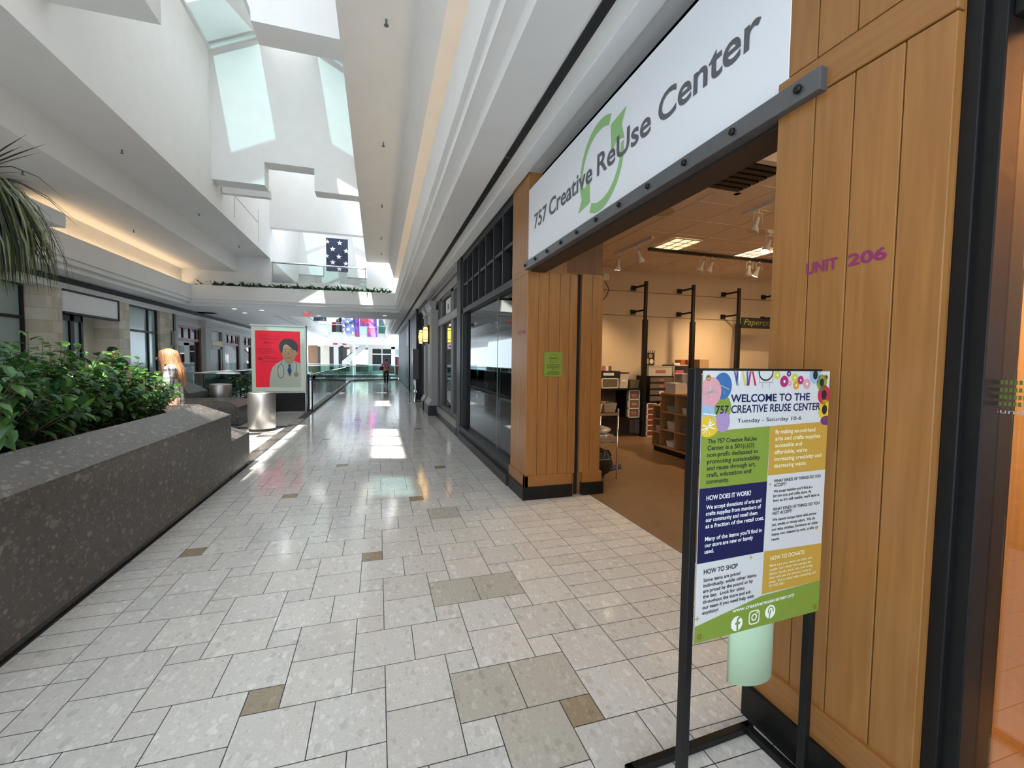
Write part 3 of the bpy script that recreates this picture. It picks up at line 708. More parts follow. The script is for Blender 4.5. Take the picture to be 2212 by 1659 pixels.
def sconce(y_, label):
    s = thing('wall_sconce', label, 'lamp', (1.33, y_, 2.0), 'amber wall sconces')
    b = MB(); b.box(1.36, 1.405, y_-.09, y_+.09, 2.0, 2.54); part('back_plate', b, M['black'], s)
    b = MB(); b.lathe([(.045, 2.06), (.075, 2.16), (.085, 2.27), (.075, 2.38), (.045, 2.48)], (1.30, y_, 0), 16)
    part('glass_shade', b, mat('sconce_glow', (.8, .5, .15), .4, emit=(1, .55, .10), es=2.6), s, smooth=True)
    b = MB()
    for z_ in (2.05, 2.14, 2.40, 2.49): b.box(1.22, 1.38, y_-.085, y_+.085, z_-.008, z_+.008)
    for dx, dy in ((-.08, -.08), (-.08, .08), (.075, -.08), (.075, .08)): b.box(1.30+dx-.006, 1.30+dx+.006, y_+dy-.006, y_+dy+.006, 2.0, 2.54)
    part('cage', b, M['black'], s)
sconce(12.65, 'lit amber sconce in a black cage on the nearer grey pilaster'); sconce(13.95, 'lit amber sconce in a black cage on the farther grey pilaster')
mb = MB(); mb.box(2.5, 2.6, 14.3, 17.3, 0, 3.56); mb.box(1.5, 2.6, 14.3, 17.3, 3.30, 3.56)
solo('wall_right', mb, M['dark_room'], 'dark recess of a shop portal beyond the pilasters', 'wall', kind='structure')
mb = MB(); mb.box(1.5, 2.6, 17.3, 17.45, 0, 3.56); solo('wall_right', mb, colmat('slate', (.06, .065, .06), .5), 'slate grey return wall of the dark portal', 'wall', kind='structure')
mb = MB(); mb.box(1.42, 1.62, 17.2, 17.55, 0, 3.56); solo('portal_post', mb, M['black'], 'black post at the far side of the dark portal', 'post')
dd = thing('door_2', 'black door leaf standing open in the dark portal', 'door', (1.62, 14.9, 0), kind='structure')
mb = MB(); mb.box(1.60, 1.66, 14.35, 15.3, .02, 2.45); part('leaf', mb, M['black'], dd)
mb = MB(); mb.tube([(1.58, 15.2, 1.0), (1.55, 15.2, 1.02), (1.55, 15.2, 1.25), (1.58, 15.2, 1.27)], .012); part('handle', mb, M['chrome'], dd)
mb = MB(); mb.box(1.5, 1.9, 17.45, 22.2, 0, 3.56); solo('wall_right', mb, M['black'], 'black shop front beyond the portal', 'wall', kind='structure')
mb = MB(); mb.box(1.44, 1.5, 21.9, 22.2, 0, 3.56); solo('portal_post', mb, M['black'], 'black post at the far end of the black shop front', 'post')
mb = MB(); mb.box(1.58, 1.9, 22.2, 35.6, 0, 3.56); solo('wall_right', mb, M['grey_dark'], 'dark shop front near the far end of the walkway', 'wall', kind='structure')
ps = thing('wall_poster', 'purple and white poster high on the far right shop front', 'poster', (1.57, 24, 2.3))
mb = MB(); mb.box(1.56, 1.578, 22.6, 25.4, 2.35, 3.4); part('sheet', mb, colmat('lilac', (.42, .22, .45), .4), ps)
mb = MB()
for k in range(5): mb.poly2d(star2d(.5+.45*k, .6+.1*(k % 2), .2), (1.556, 25.4, 2.35), (0, -1, 0), (0, 0, 1))
part('print', mb, M['paper'], ps)
# chrome sign stand in front of the portal
st = thing('sign_stand', 'chrome floor stand holding a dark narrow panel before the dark portal', 'stand', (1.32, 16.2, 0))
mb = MB(); mb.box(1.05, 1.55, 16.0, 16.4, 0, .03); part('foot', mb, M['chrome'], st, bevel=.006)
mb = MB(); mb.tube([(1.30, 16.2, .03), (1.30, 16.2, 1.0)], .05, 12); part('pole', mb, M['chrome'], st, smooth=True)
mb = MB(); mb.box(1.20, 1.42, 16.14, 16.2, .85, 1.95); part('panel', mb, colmat('dark_plum', (.045, .03, .035), .4), st)
mb = MB(); mb.box(1.19, 1.205, 16.13, 16.21, .85, 1.95); part('edge_frame', mb, M['chrome'], st)

# ------------------------------------------------------------------ left-hand wall
LX = -7.70
mb = MB(); mb.box(-8.5, -8.3, -2, 35, 0, 3.7); solo('wall_left', mb, M['stonewall'], 'sandstone wall behind the left shop fronts', 'wall', kind='structure')
mb = MB(); mb.box(-8.3, LX, -2, 10.4, 0, 3.3); solo('wall_left', mb, M['stonewall'], 'sandstone shop front on the near left', 'wall', kind='structure')
def stonepillar(y0_, y1_, label):
    b = MB(); zz = 0; k = 0
    t = thing('stone_pillar', label, 'pillar', (-7.9, (y0_+y1_)/2, 0), 'sandstone pillars of the left shop front')
    while zz < 3.24:
        h_ = min(.3, 3.24-zz); c = y0_+(y1_-y0_)*(.35 if k % 2 else .7)
        b.box(-8.3, LX+.05, y0_, c-.002, zz+.002, zz+h_-.002, k % 3); b.box(-8.3, LX+.05, c+.002, y1_, zz+.002, zz+h_-.002, (k+1) % 3)
        zz += h_; k += 1
    part('blocks', b, [M['stonewall'], colmat('sandstone_b', (.55, .47, .36), .7, var=.08, scale=3), colmat('sandstone_c', (.68, .60, .49), .7, var=.08, scale=3)], t)
stonepillar(13.42, 13.97, 'sandstone pillar left of the blank white sign, nearest of three')
stonepillar(16.5, 17.1, 'sandstone pillar right of the blank white sign, middle of three')
stonepillar(19.15, 20.2, 'sandstone pillar beside the grey wall lamp, farthest of three')
def shopwin(n, y0_, y1_, x_, cols, rows, frame, label, gm, z0_=.15, z1_=3.2, fw=.07):
    t = thing('window_%d' % n, label, 'window', (x_, (y0_+y1_)/2, 0), kind='structure')
    b = MB(); b.box(x_-.05, x_+.05, y0_, y1_, 0, z0_); b.box(x_-.05, x_+.05, y0_, y1_, z1_, z1_+.08)
    for c in [y0_, *cols, y1_]: b.box(x_-.05, x_+.05, c-fw/2, c+fw/2, z0_, z1_)
    for r_ in rows: b.box(x_-.045, x_+.045, y0_, y1_, r_-fw/2, r_+fw/2)
    part('frame', b, frame, t, bevel=.005)
    b = MB(); b.box(x_-.012, x_-.004, y0_, y1_, z0_, z1_); part('glass', b, gm, t)
    return t
gfrost = mat('frosted_shop_glass', (.36, .45, .43), .12, var=.03, scale=.8)
shopwin(5, 10.4, 13.35, -8.1, (11.2, 12.55), (2.45,), M['black'], 'black framed window with frosted panes at the left edge', gfrost)
shopwin(6, 17.12, 19.1, -7.78, (18.5,), (2.42,), M['black'], 'black framed window with frosted panes between sandstone pillars', gfrost)
sb = thing('blank_sign', 'blank white sign in a black frame over the left shop entrance', 'sign', (-7.68, 15.2, 2.64))
mb = MB(); mb.box(-7.75, -7.62, 13.98, 16.4, 2.68, 3.22); part('panel', mb, M['paper'], sb)
mb = MB(); mb.box(-7.8, -7.6, 13.98, 16.45, 3.2, 3.25); mb.box(-7.8, -7.6, 13.98, 16.45, 2.63, 2.68); mb.box(-7.8, -7.6, 16.38, 16.45, 2.63, 3.25); part('frame', mb, M['black'], sb)
d3 = thing('door_3', 'black framed double door with frosted glass under the blank white sign', 'door', (-7.9, 14.6, 0), kind='structure')
mb = MB()
for a, b in ((13.98, 14.06), (14.62, 14.78), (15.06, 15.15)): mb.box(-7.95, -7.85, a, b, 0, 2.64)
mb.box(-7.95, -7.85, 13.98, 15.15, 2.48, 2.64); mb.box(-7.95, -7.85, 13.98, 15.15, 0, .2); part('frame', mb, M['black'], d3)
mb = MB(); mb.box(-7.91, -7.9, 14.06, 15.06, .2, 2.48); part('glass', mb, gfrost, d3)
wl = thing('wall_lamp', 'grey box lamp on the last sandstone pillar', 'lamp', (-7.55, 20.1, 2.0))
mb = MB(); mb.box(-7.62, -7.50, 19.98, 20.2, 2.0, 2.55); part('box', mb, M['grey_paint'], wl, bevel=.01)
mb = MB(); mb.box(-7.66, -7.6, 20.05, 20.13, 2.45, 2.5); part('bracket', mb, M['grey_dark'], wl)
mb = MB(); mb.box(-7.74, -7.62, 20.22, 20.42, 0, 3.24); solo('wall_post', mb, M['black'], 'thin black post between sandstone and pale shop fronts', 'post')
# pale shop front with red-brown woodwork
pale = colmat('pale_front', (.55, .52, .49), .65, var=.03, scale=2)
mb = MB(); mb.box(-8.0, LX, 20.4, 20.75, 0, 3.24); mb.box(-8.0, LX, 23.2, 24.5, 0, 3.24); mb.box(-8.0, LX, 26.0, 26.4, 0, 3.24); mb.box(-8.0, LX, 29.0, 29.7, 0, 3.24); mb.box(-8.0, LX, 31.5, 34.5, 0, 3.24)
for a, b in ((20.75, 23.2), (24.5, 26.0), (26.4, 29.0), (29.7, 31.5)): mb.box(-8.0, LX, a, b, 2.86, 3.24)
mb.box(-8.0, LX, 24.5, 26.0, 2.10, 2.40); mb.box(-7.78, LX+.06, 20.4, 34.5, 3.08, 3.12)
solo('wall_left', mb, pale, 'pale plaster shop front on the far left', 'wall', kind='structure')
mb = MB(); mb.prism([(-7.74, 23.25), (-7.56, 23.3), (-7.56, 23.9), (-7.74, 23.95)], 'z', 0, 2.95); mb.prism([(-7.74, 23.1), (-7.5, 23.15), (-7.5, 24.05), (-7.74, 24.1)], 'z', 2.95, 3.24)
solo('pilaster', mb, pale, 'pale flared pilaster on the far left shop front', 'pilaster')
def redwin(n, y0_, y1_, label, cols=3):
    t = thing('window_%d' % n, label, 'window', (LX, (y0_+y1_)/2, 0), kind='structure')
    b = MB(); fw = .09
    for z0_, z1_ in ((.3, .42), (2.24, 2.36), (2.78, 2.88)): b.box(LX-.14, LX-.04, y0_, y1_, z0_, z1_)
    b.box(LX-.14, LX-.02, y0_, y0_+fw, 0.3, 2.86); b.box(LX-.14, LX-.02, y1_-.16, y1_, .3, 2.86)
    for k in range(1, cols+1): c = y0_+(y1_-y0_)*.86*k/cols; b.box(LX-.13, LX-.05, c-fw/2, c+fw/2, 2.3, 2.84)
    part('frame', b, M['redwood'], t)
    b = MB(); b.box(LX-.10, LX-.09, y0_, y1_, .3, 2.86); part('glass', b, M['shopglass'], t)
    b = MB(); b.box(LX-.4, LX-.34, y0_, y1_, 0, 2.9); part('interior', b, colmat('dim_interior', (.18, .175, .16), .6), t)
    b = MB(); b.box(LX-.3, LX-.26, y0_+.1, y0_+1.5, 2.0, 2.1); b.box(LX-.3, LX-.26, y0_+.1, y0_+1.5, 1.02, 1.1); b.box(LX-.3, LX-.26, y0_+1.35, y0_+1.6, .4, 2.2); part('inner_frame', b, M['white'], t)
    b = MB(); b.box(LX-.32, LX-.3, y0_+.1, y0_+2.2, 2.42, 2.55); b.box(LX-.32, LX-.3, y0_+.1, y0_+2.0, 2.66, 2.74); part('light_strips', b, M['paper'], t)
redwin(7, 20.75, 23.2, 'red-brown framed window with a transom, nearest of the pale shop front')
redwin(8, 26.4, 29.0, 'red-brown framed window with a transom beyond the office door')
redwin(9, 29.7, 31.5, 'red-brown framed window half hidden by the red advertising stand', 2)
d4 = thing('door_4', 'red-brown framed office door under brass letters', 'door', (LX, 25.25, 0), kind='structure')
mb = MB(); mb.box(LX-.14, LX-.02, 24.5, 24.62, 0, 2.1); mb.box(LX-.14, LX-.02, 25.75, 26.0, 0, 2.1); mb.box(LX-.14, LX-.02, 24.5, 26, 1.98, 2.12); part('frame', mb, M['redwood'], d4)
mb = MB(); mb.box(LX-.12, LX-.08, 24.62, 25.75, 0, 1.98); part('leaf', mb, colmat('dim_glass', (.10, .09, .075), .2), d4)
mb = MB(); mb.tube([(LX, 25.85, .95), (LX+.05, 25.85, .98), (LX+.05, 25.85, 1.25), (LX, 25.85, 1.28)], .015); part('handle', mb, M['gold'], d4)
mb = MB(); mb.box(LX-.16, LX-.1, 24.5, 26, 2.4, 2.86); solo('window_10', mb, colmat('taupe', (.16, .145, .13), .3), 'plain taupe panel above the office door', 'window', kind='structure')
mb = MB(); text(mb, 'OFFICE BOX', (LX+.01, 24.52, 2.17), (0, 1, 0), (0, 0, 1), width=1.46, height=.17, bold=.03); solo('wall_letters', mb, M['gold'], 'brass letters reading OFFICE above the red-brown door', 'sign')
mb = MB(); mb.box(LX, LX+.02, 24.02, 24.45, .2, 1.95); nb = solo('notice_board', mb, M['white'], 'white notice panel beside the office door', 'notice')
mb = MB()
for z_ in (1.1, 1.05, 1.0): mb.box(LX+.02, LX+.022, 24.14, 24.34, z_, z_+.02)
part('print', mb, M['grey_dark'], nb)
# bulkhead end in the left cove, half hidden by the palm
mb = MB(); mb.box(-7.15, -6.45, 8.6, 12.0, 4.30, 4.60); solo('trim_5', mb, M['white'], 'white bulkhead box in the left cove behind the palm', 'bulkhead', kind='structure')

# ------------------------------------------------------------------ ceiling fittings
spr = thing('sprinkler', 'small white sprinkler head on the ceiling', 'sprinkler', (.11, 5.54, 5.54), 'sprinkler heads on the ceilings')
mb = MB(); mb.lathe([(.04, 5.535), (.04, 5.54)], (.11, 5.54, 0), 12); part('escutcheon', mb, M['white'], spr)
mb = MB(); mb.tube([(.11, 5.54, 5.54), (.11, 5.54, 5.47)], .012, 6); mb.lathe([(.028, 5.462), (.028, 5.47)], (.11, 5.54, 0), 8); part('head', mb, M['grey_dark'], spr)
for p in ((.11, 8.57, 5.54), (.114, 11.9, 5.54), (.12, 15, 5.54), (.14, 17.2, 5.54), (-4.72, 10.48, 5.54), (-4.72, 14.28, 5.54), (-4.7, 17.83, 5.54), (-6.23, 10.47, 4.93), (-6.22, 14.25, 4.93)): copy_tree(spr, loc=p)
spk = thing('ceiling_speaker', 'round white ceiling speaker', 'speaker', (-4.64, 17.0, 5.54), 'round speakers on the ceilings')
mb = MB(); mb.lathe([(.13, 5.528), (.15, 5.54)], (-4.64, 17, 0), 24); part('grille', mb, M['white'], spk)
mb = MB(); mb.lathe([(.155, 5.531), (.165, 5.54)], (-4.64, 17, 0), 24); part('ring', mb, M['ceil'], spk)
copy_tree(spk, loc=(.17, 16.3, 5.54))
dl = thing('downlight', 'round recessed downlight in the soffit below the bridge', 'lamp', (-4.6, 20.4, 3.55), 'downlights under the bridge')
mb = MB(); mb.lathe([(.11, 3.535), (.13, 3.55)], (-4.6, 20.4, 0), 20); part('trim_ring', mb, M['white'], dl)
mb = MB(); mb.lathe([(.085, 3.530), (.085, 3.536)], (-4.6, 20.4, 0), 20); part('lens', mb, colmat('lens_off', (.55, .5, .44), .3, emit=(1, .85, .65), es=1.2), dl)
for p in ((-5.56, 20.3, 3.55), (-5.6, 21.9, 3.55), (-2.6, 21.9, 3.55), (.3, 20.6, 3.55)): copy_tree(dl, loc=p)
ex = thing('exit_sign', 'hanging EXIT sign with red letters under the bridge', 'sign', (-2.84, 20.4, 3.30))
mb = MB(); mb.box(-3.06, -2.64, 20.39, 20.41, 3.32, 3.54); part('plate', mb, glass('exit_plate', (.95, .95, .93), 1.3), ex)
mb = MB(); text(mb, 'EXIT', (-2.85, 20.385, 3.37), (1, 0, 0), (0, 0, 1), width=.30, height=.14, bold=.03, align='CENTER', mi=0); part('lettering', mb, mat('exit_red', (.6, .03, .03), .5, emit=(1, .05, .05), es=.5), ex)
mb = MB(); mb.box(-3.0, -2.7, 20.37, 20.43, 3.54, 3.552); part('mount', mb, M['chrome'], ex)

# ------------------------------------------------------------------ railings around the opening
def railing(label, pts, group=None, top=1.07):
    c = Vector((sum(p[0] for p in pts)/len(pts), sum(p[1] for p in pts)/len(pts), 0))
    t = thing('glass_railing', label, 'railing', c, group)
    b = MB(); b.tube([(p[0], p[1], top) for p in pts], .032, 8); part('top_rail', b, M['chrome'], t, smooth=True)
    g = MB(); s_ = MB()
    for a, q in zip(pts[:-1], pts[1:]):
        a = Vector((*a, 0)); q = Vector((*q, 0)); d = (q-a).normalized(); n = Vector((-d.y, d.x, 0))*.007; L_ = (q-a).length; k = max(1, int(L_/2.0))
        for i in range(k):
            u = a+d*(L_*i/k+.015); v = a+d*(L_*(i+1)/k-.015)
            g.add([u-n, v-n, v+n, u+n]+[w+Vector((0, 0, top-.03)) for w in (u-n, v-n, v+n, u+n)], [(0, 3, 2, 1), (4, 5, 6, 7), (0, 1, 5, 4), (1, 2, 6, 5), (2, 3, 7, 6), (3, 0, 4, 7)])
        n2 = n*5; s_.add([a-n2, q-n2, q+n2, a+n2]+[w+Vector((0, 0, .11)) for w in (a-n2, q-n2, q+n2, a+n2)], [(0, 3, 2, 1), (4, 5, 6, 7), (0, 1, 5, 4), (1, 2, 6, 5), (2, 3, 7, 6), (3, 0, 4, 7)])
    part('glass_panel', g, M['railglass'], t); part('base_shoe', s_, M['steel'], t)
    for p in (pts[0], pts[-1]):
        b = MB(); b.box(p[0]-.02, p[0]+.02, p[1]-.02, p[1]+.02, 0, top); part('end_post', b, M['black'], t)
    return t
railing('glass railing with chrome handrail along the walkway beside the opening', [(-1.87, 14.05), (-1.87, 27.8)])
railing('short glass railing behind the red advertising stand', [(-2.0, 14.3), (-3.75, 14.75)])
railing('glass railing with chrome handrail behind the rear steel bin', [(-3.95, 14.85), (-5.3, 15.3), (-6.6, 15.5)])
railing('long glass railing along the left side of the opening', [(-5.15, 15.6), (-5.15, 34.3)])
railing('glass railing across the far end of the walkway', [(-5.1, 34.4), (-1.7, 33.2), (1.5, 35.4)])
railing('glass railing on the landing across the far opening', [(-7, 46.3), (1.6, 46.3)])
# ------------------------------------------------------------------ granite planters, bench, bins
def granite_block(name, label, cat, x0_, x1_, y0_, y1_, z1_, dz, din, soil=None, plinth=.06):
    t = thing(name, label, cat, ((x0_+x1_)/2, (y0_+y1_)/2, 0))
    b = MB()
    o = [(x0_, y0_), (x1_, y0_), (x1_, y1_), (x0_, y1_)]
    i = [(x0_+din[0], y0_+din[1]), (x1_-din[0], y0_+din[1]), (x1_-din[0], y1_-din[1]), (x0_+din[0], y1_-din[1])]
    vs = [(p[0], p[1], plinth) for p in o]+[(p[0], p[1], z1_) for p in o]+[(p[0], p[1], z1_+dz) for p in i]
    fs = [(3, 2, 1, 0)]
    for k in range(4):
        n = (k+1) % 4; fs += [(k, n, 4+n, 4+k), (4+k, 4+n, 8+n, 8+k)]
    if soil is None: fs.append((8, 9, 10, 11)); b.add(vs, fs)
    else:
        vs += [(p[0], p[1], soil) for p in i]
        for k in range(4): n = (k+1) % 4; fs.append((8+k, 8+n, 12+n, 12+k))
        b.add(vs, fs)
    part('body', b, M['granite'], t, bevel=.004)
    b = MB(); b.box(x0_+.02, x1_-.02, y0_+.02, y1_-.012, 0, plinth); part('plinth', b, M['granite_dark'], t)
    if soil is not None:
        b = MB(); b.box(i[0][0], i[1][0], i[0][1], i[2][1], soil-.1, soil); part('soil', b, colmat('soil', (.03, .022, .016), .9, var=.4, scale=30, bump=.6), t)
    return t
granite_block('granite_planter', 'long brown granite planter full of green shrubs at the left', 'planter', -4.7, -1.772, -.8, 6.24, .82, .165, (.225, .34), soil=.72)
granite_block('granite_bench', 'low brown granite block at the far end of the long planter', 'bench', -2.9, -1.772, 6.245, 7.03, .47, .12, (.2, .2))
granite_block('granite_planter', 'low granite bench planter in front of the rear steel bin', 'planter', -5.3, -2.98, 11.05, 12.7, .44, .11, (.30, .30))
granite_block('granite_planter', 'granite block behind the woman, left of the rear steel bin', 'planter', -6.4, -4.62, 13.0, 14.3, .62, .26, (.32, .3))
def bin_(x_, y_, label):
    t = thing('steel_bin', label, 'bin', (x_, y_, 0), 'round steel litter bins')
    b = MB(); b.lathe([(.25, .06), (.262, .065), (.262, .80), (.255, .815), (.225, .825), (.20, .815), (.19, .74)], (x_, y_, 0), 48); part('body', b, M['steel'], t, smooth=True)
    b = MB(); b.lathe([(.245, 0), (.245, .062)], (x_, y_, 0), 32); part('base', b, M['black_matte'], t)
    b = MB(); b.lathe([(.19, .72), (.19, .735)], (x_, y_, 0), 32); part('opening', b, M['black_matte'], t)
bin_(-2.36, 10.33, 'round brushed steel bin in front of the red advertising stand')
bin_(-4.12, 13.7, 'round brushed steel bin beyond the low granite planter, farther of the two')

# ------------------------------------------------------------------ red advertising stand
ad = thing('advertising_stand', 'pale green advertising stand with a red poster of a boy in a doctor coat', 'advertisement', (-2.7, 13.85, 0))
sx, sy = -3.39, 13.80; SW, SZ0, SZ1 = 1.37, .60, 2.45
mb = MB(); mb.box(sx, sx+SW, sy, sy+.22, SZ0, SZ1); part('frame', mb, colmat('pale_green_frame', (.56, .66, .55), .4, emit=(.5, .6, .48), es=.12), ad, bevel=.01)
mb = MB(); mb.box(sx+SW, sx+SW+.03, sy-.02, sy+.24, .0, SZ1+.02); mb.box(sx-.02, sx+SW+.03, sy-.02, sy+.24, SZ1, SZ1+.04); mb.box(sx-.02, sx+SW+.03, sy-.01, sy+.23, SZ0-.05, SZ0); mb.box(sx-.02, sx+.01, sy-.02, sy+.24, 0, SZ0); part('casing', mb, M['steel'], ad)
mb = MB(); mb.box(sx+.02, sx+SW-.02, sy+.06, sy+.16, .02, SZ0-.05); part('base_panel', mb, M['granite_dark'], ad)
mb = MB(); mb.box(sx-.02, sx+SW+.03, sy-.05, sy+.27, 0, .02); part('foot', mb, M['chrome'], ad)
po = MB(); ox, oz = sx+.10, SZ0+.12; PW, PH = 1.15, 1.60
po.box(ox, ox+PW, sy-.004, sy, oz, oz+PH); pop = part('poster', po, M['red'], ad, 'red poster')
def A(pts, mb_, lift=.001, mi=0): mb_.poly2d([(p[0]*PW, p[1]*PH) for p in pts], (ox, sy-.004, oz), (1, 0, 0), (0, 0, 1), mi=mi, lift=lift)
b = MB()   # coat, shirt, face, hair, tie as flat printed shapes (u right 0..1, v up 0..1)
coat = [(.30, 0), (.305, .12), (.33, .25), (.37, .35), (.44, .41), (.58, .48), (.62, .49), (.74, .30), (.86, .47), (.90, .46), (.99, .43), (1, .42), (1, 0)]
A(coat, b, .0012, 0); A([(.60, .49), (.63, .50), (.68, .44), (.84, .45), (.86, .50), (.84, .36), (.74, .19), (.66, .34)], b, .0016, 1)
A([(.64, .47), (.66, .55), (.85, .55), (.84, .44), (.75, .41)], b, .0018, 2)
A(ellipse(.745, .62, .165, .175, 28), b, .002, 2); A([(.62, .56), (.67, .49), (.74, .465), (.80, .49), (.86, .56)], b, .0021, 2)
A(ellipse(.925, .62, .025, .04, 14), b, .0019, 2)
A([(.57, .60), (.53, .67), (.52, .74), (.55, .80), (.60, .845), (.68, .868), (.78, .868), (.87, .84), (.93, .79), (.955, .73), (.945, .66), (.91, .61), (.90, .66), (.86, .665), (.80, .70), (.72, .755), (.66, .77), (.62, .73), (.605, .68), (.60, .63)], b, .003, 3)
for u in (.66, .815): A(ellipse(u, .647, .034, .013, 14), b, .0032, 5); A(ellipse(u, .646, .016, .013, 12), b, .0034, 3); A([(u-.045, .672), (u, .683), (u+.045, .674), (u+.04, .667), (u, .675), (u-.04, .665)], b, .0034, 3)
A([(.735, .64), (.755, .60), (.765, .585), (.735, .578), (.705, .587)], b, .0032, 6)
A([(.665, .555), (.70, .548), (.75, .546), (.80, .556), (.785, .535), (.75, .522), (.705, .528)], b, .0032, 7); A([(.675, .553), (.75, .546), (.792, .553), (.765, .538), (.705, .539)], b, .0034, 5)
A([(.715, .395), (.735, .41), (.77, .408), (.785, .395), (.77, .36), (.80, .29), (.76, .185), (.70, .30), (.735, .365)], b, .0036, 4)
def strip(pts, w_, mi, lift):
    for p, q in zip(pts[:-1], pts[1:]):
        dx, dy = (q[0]-p[0])*PW, (q[1]-p[1])*PH; l_ = math.hypot(dx, dy); nx, ny = -dy/l_*w_/PW, dx/l_*w_/PH
        A([(p[0]-nx, p[1]-ny), (q[0]-nx, q[1]-ny), (q[0]+nx, q[1]+ny), (p[0]+nx, p[1]+ny)], b, lift, mi)
strip([(.585, .47), (.56, .42)]+[(.555+.07*cos(t), .285+.125*sin(t)) for t in [pi/2+2*pi*k/22 for k in range(23)]], .007, 3, .0038)
strip([(.89, .455), (.905, .40), (.90, .27)], .007, 3, .0038); A(ellipse(.90, .228, .052, .042, 22), b, .0039, 8)
part('figure', b, [colmat('coat_print', (.62, .68, .55), .4), colmat('shirt_print', (.42, .66, .64), .4), colmat('face_print', (.62, .36, .18), .4), colmat('hair_print', (.022, .016, .014), .3),
                   colmat('tie_print', (.03, .05, .13), .35), M['paper'], colmat('nose_print', (.50, .25, .11), .4), colmat('mouth_print', (.30, .06, .05), .4), colmat('disc_print', (.36, .34, .17), .4)], pop)
b = MB(); U, V_ = (1, 0, 0), (0, 0, 1)
def line(body, u, v, w_, h_, sh=.0, bold=.0): text(b, body, (ox+u*PW, sy-.004, oz+v*PH), U, V_, width=w_*PW, height=h_*PH, shear=sh, bold=bold)
line('when I grow up', .06, .90, .47, .028, .2); line('I want to be a', .09, .845, .43, .03, .2); line('doctor!', .19, .775, .24, .034, .2)
line('jm', .055, .49, .11, .065, 0, .03); line('Jeffrey', .19, .535, .15, .026, 0, .02); line('Foundation', .20, .505, .27, .024, 0, .02)
for v, w_ in ((.68, .38), (.66, .43), (.64, .44), (.62, .46), (.595, .32), (.455, .42), (.42, .16)):
    n = int(w_/.028)
    for k in range(n):
        u = (.045 if v > .5 else .10)+.028*k; A([(u, v), (u+.022*random.uniform(.6, 1), v), (u+.02, v+.006), (u, v+.006)], b)
line('Foundation', .32, .105, .18, .022, .3); line('I have a', .22, .068, .17, .02, .3); line('Community', .40, .07, .15, .02, .3)
part('lettering', b, M['ink'], pop)

# ------------------------------------------------------------------ banner stand in front
bs = thing('banner_stand', 'black metal banner stand with a printed welcome banner beside the right pillar', 'banner stand', (1.19, 1.12, 0))
bx0, bx1, bz0, bz1, by = .918, 1.462, .672, 1.505, 1.06
ang = R(3.0); BU = Vector((cos(ang), sin(ang), 0)); BN = Vector((sin(ang), -cos(ang), 0)); BO = Vector((bx0, by, 0)); BW = .544
def bpt(u, z, off=0.0): return BO+BU*u+Vector((0, 0, z))+BN*off
def bbar(mb_, u0, u1, z0_, z1_, d0, d1):
    c = [bpt(u, z, d) for z in (z0_, z1_) for u, d in ((u0, d0), (u1, d0), (u1, d1), (u0, d1))]
    mb_.add(c, [(0, 3, 2, 1), (4, 5, 6, 7), (0, 1, 5, 4), (1, 2, 6, 5), (2, 3, 7, 6), (3, 0, 4, 7)])
pm = M['black']
b = MB(); bbar(b, -.030, -.003, 0, 1.512, -.030, .0); part('post', b, pm, bs, bevel=.003)
b = MB(); bbar(b, BW-.028, BW-.002, 0, 1.505, -.032, -.004); part('post', b, pm, bs, bevel=.003)
b = MB(); bbar(b, -.003, BW-.028, 1.498, 1.512, -.030, -.004); part('top_bar', b, pm, bs)
b = MB(); bbar(b, -.03, BW+.04, 0, .03, -.29, -.26); part('rear_bar', b, pm, bs, bevel=.003)
for u in (-.030, BW-.003):
    b = MB(); bbar(b, u, u+.03, 0, .03, -.29, .20); part('foot', b, pm, bs, bevel=.003)
# banner sheet with print
bn = MB(); bbar(bn, 0, BW, bz0, bz1, -.001, .002); bann = part('banner', bn, M['banner'], bs, 'printed vinyl banner')
HB = bz1-bz0; F0 = bpt(0, bz0, .002)
def B2(pts, mb_, mi=0, lift=.0005): mb_.poly2d([(p[0]*BW, p[1]*HB) for p in pts], F0, BU, (0, 0, 1), mi=mi, lift=lift)
fl_ = MB(); cu_, c2 = .482, .492
v1, v2, v3, v4 = .786, .575, .278, .118
B2([(0, v2), (.505, v2), (.51, v1+.003), (0, v1-.005)], fl_, 0); B2([(.51, v2+.022), (1, v2+.022), (1, v1+.01), (.51, v1+.003)], fl_, 1)
B2([(0, v3+.02), (.498, v3+.02), (.505, v2), (0, v2)], fl_, 2)
B2([(.50, v4+.01), (1, v4+.012), (1, v3+.01), (.505, v3+.02)], fl_, 1)
B2([(0, 0), (1, 0), (1, v4+.012), (.5, v4+.004), (0, v4-.055)], fl_, 0)
part('colour_blocks', fl_, [M['lime'], M['mustard'], M['navy']], bann)
ph = MB(); pmats = [colmat('yarn_blue', (.03, .13, .32)), colmat('yarn_pink', (.62, .30, .32)), M['lime'], colmat('yarn_sky', (.28, .42, .56)), colmat('yarn_yellow', (.70, .45, .02)), colmat('yarn_lilac', (.36, .24, .42)),
                    colmat('btn_magenta', (.38, .02, .14)), colmat('btn_yellow', (.55, .50, .06)), colmat('btn_orange', (.70, .28, .03)), colmat('btn_violet', (.14, .03, .15)), M['ink'], colmat('thread_red', (.50, .02, .06)), M['paper'], colmat('grey_line', (.35, .33, .32))]
def el(u, v, ru, rv, mi, lf=.0006, n=22): B2(ellipse(u, v, ru, rv*BW/HB*1.0, n), ph, mi, lf)
def clipel(u, v, ru, rv, mi, lf=.0006):
    B2([(min(1, max(0, p[0])), min(1, max(0, p[1]))) for p in ellipse(u, v, ru, rv*BW/HB, 26)], ph, mi, lf)
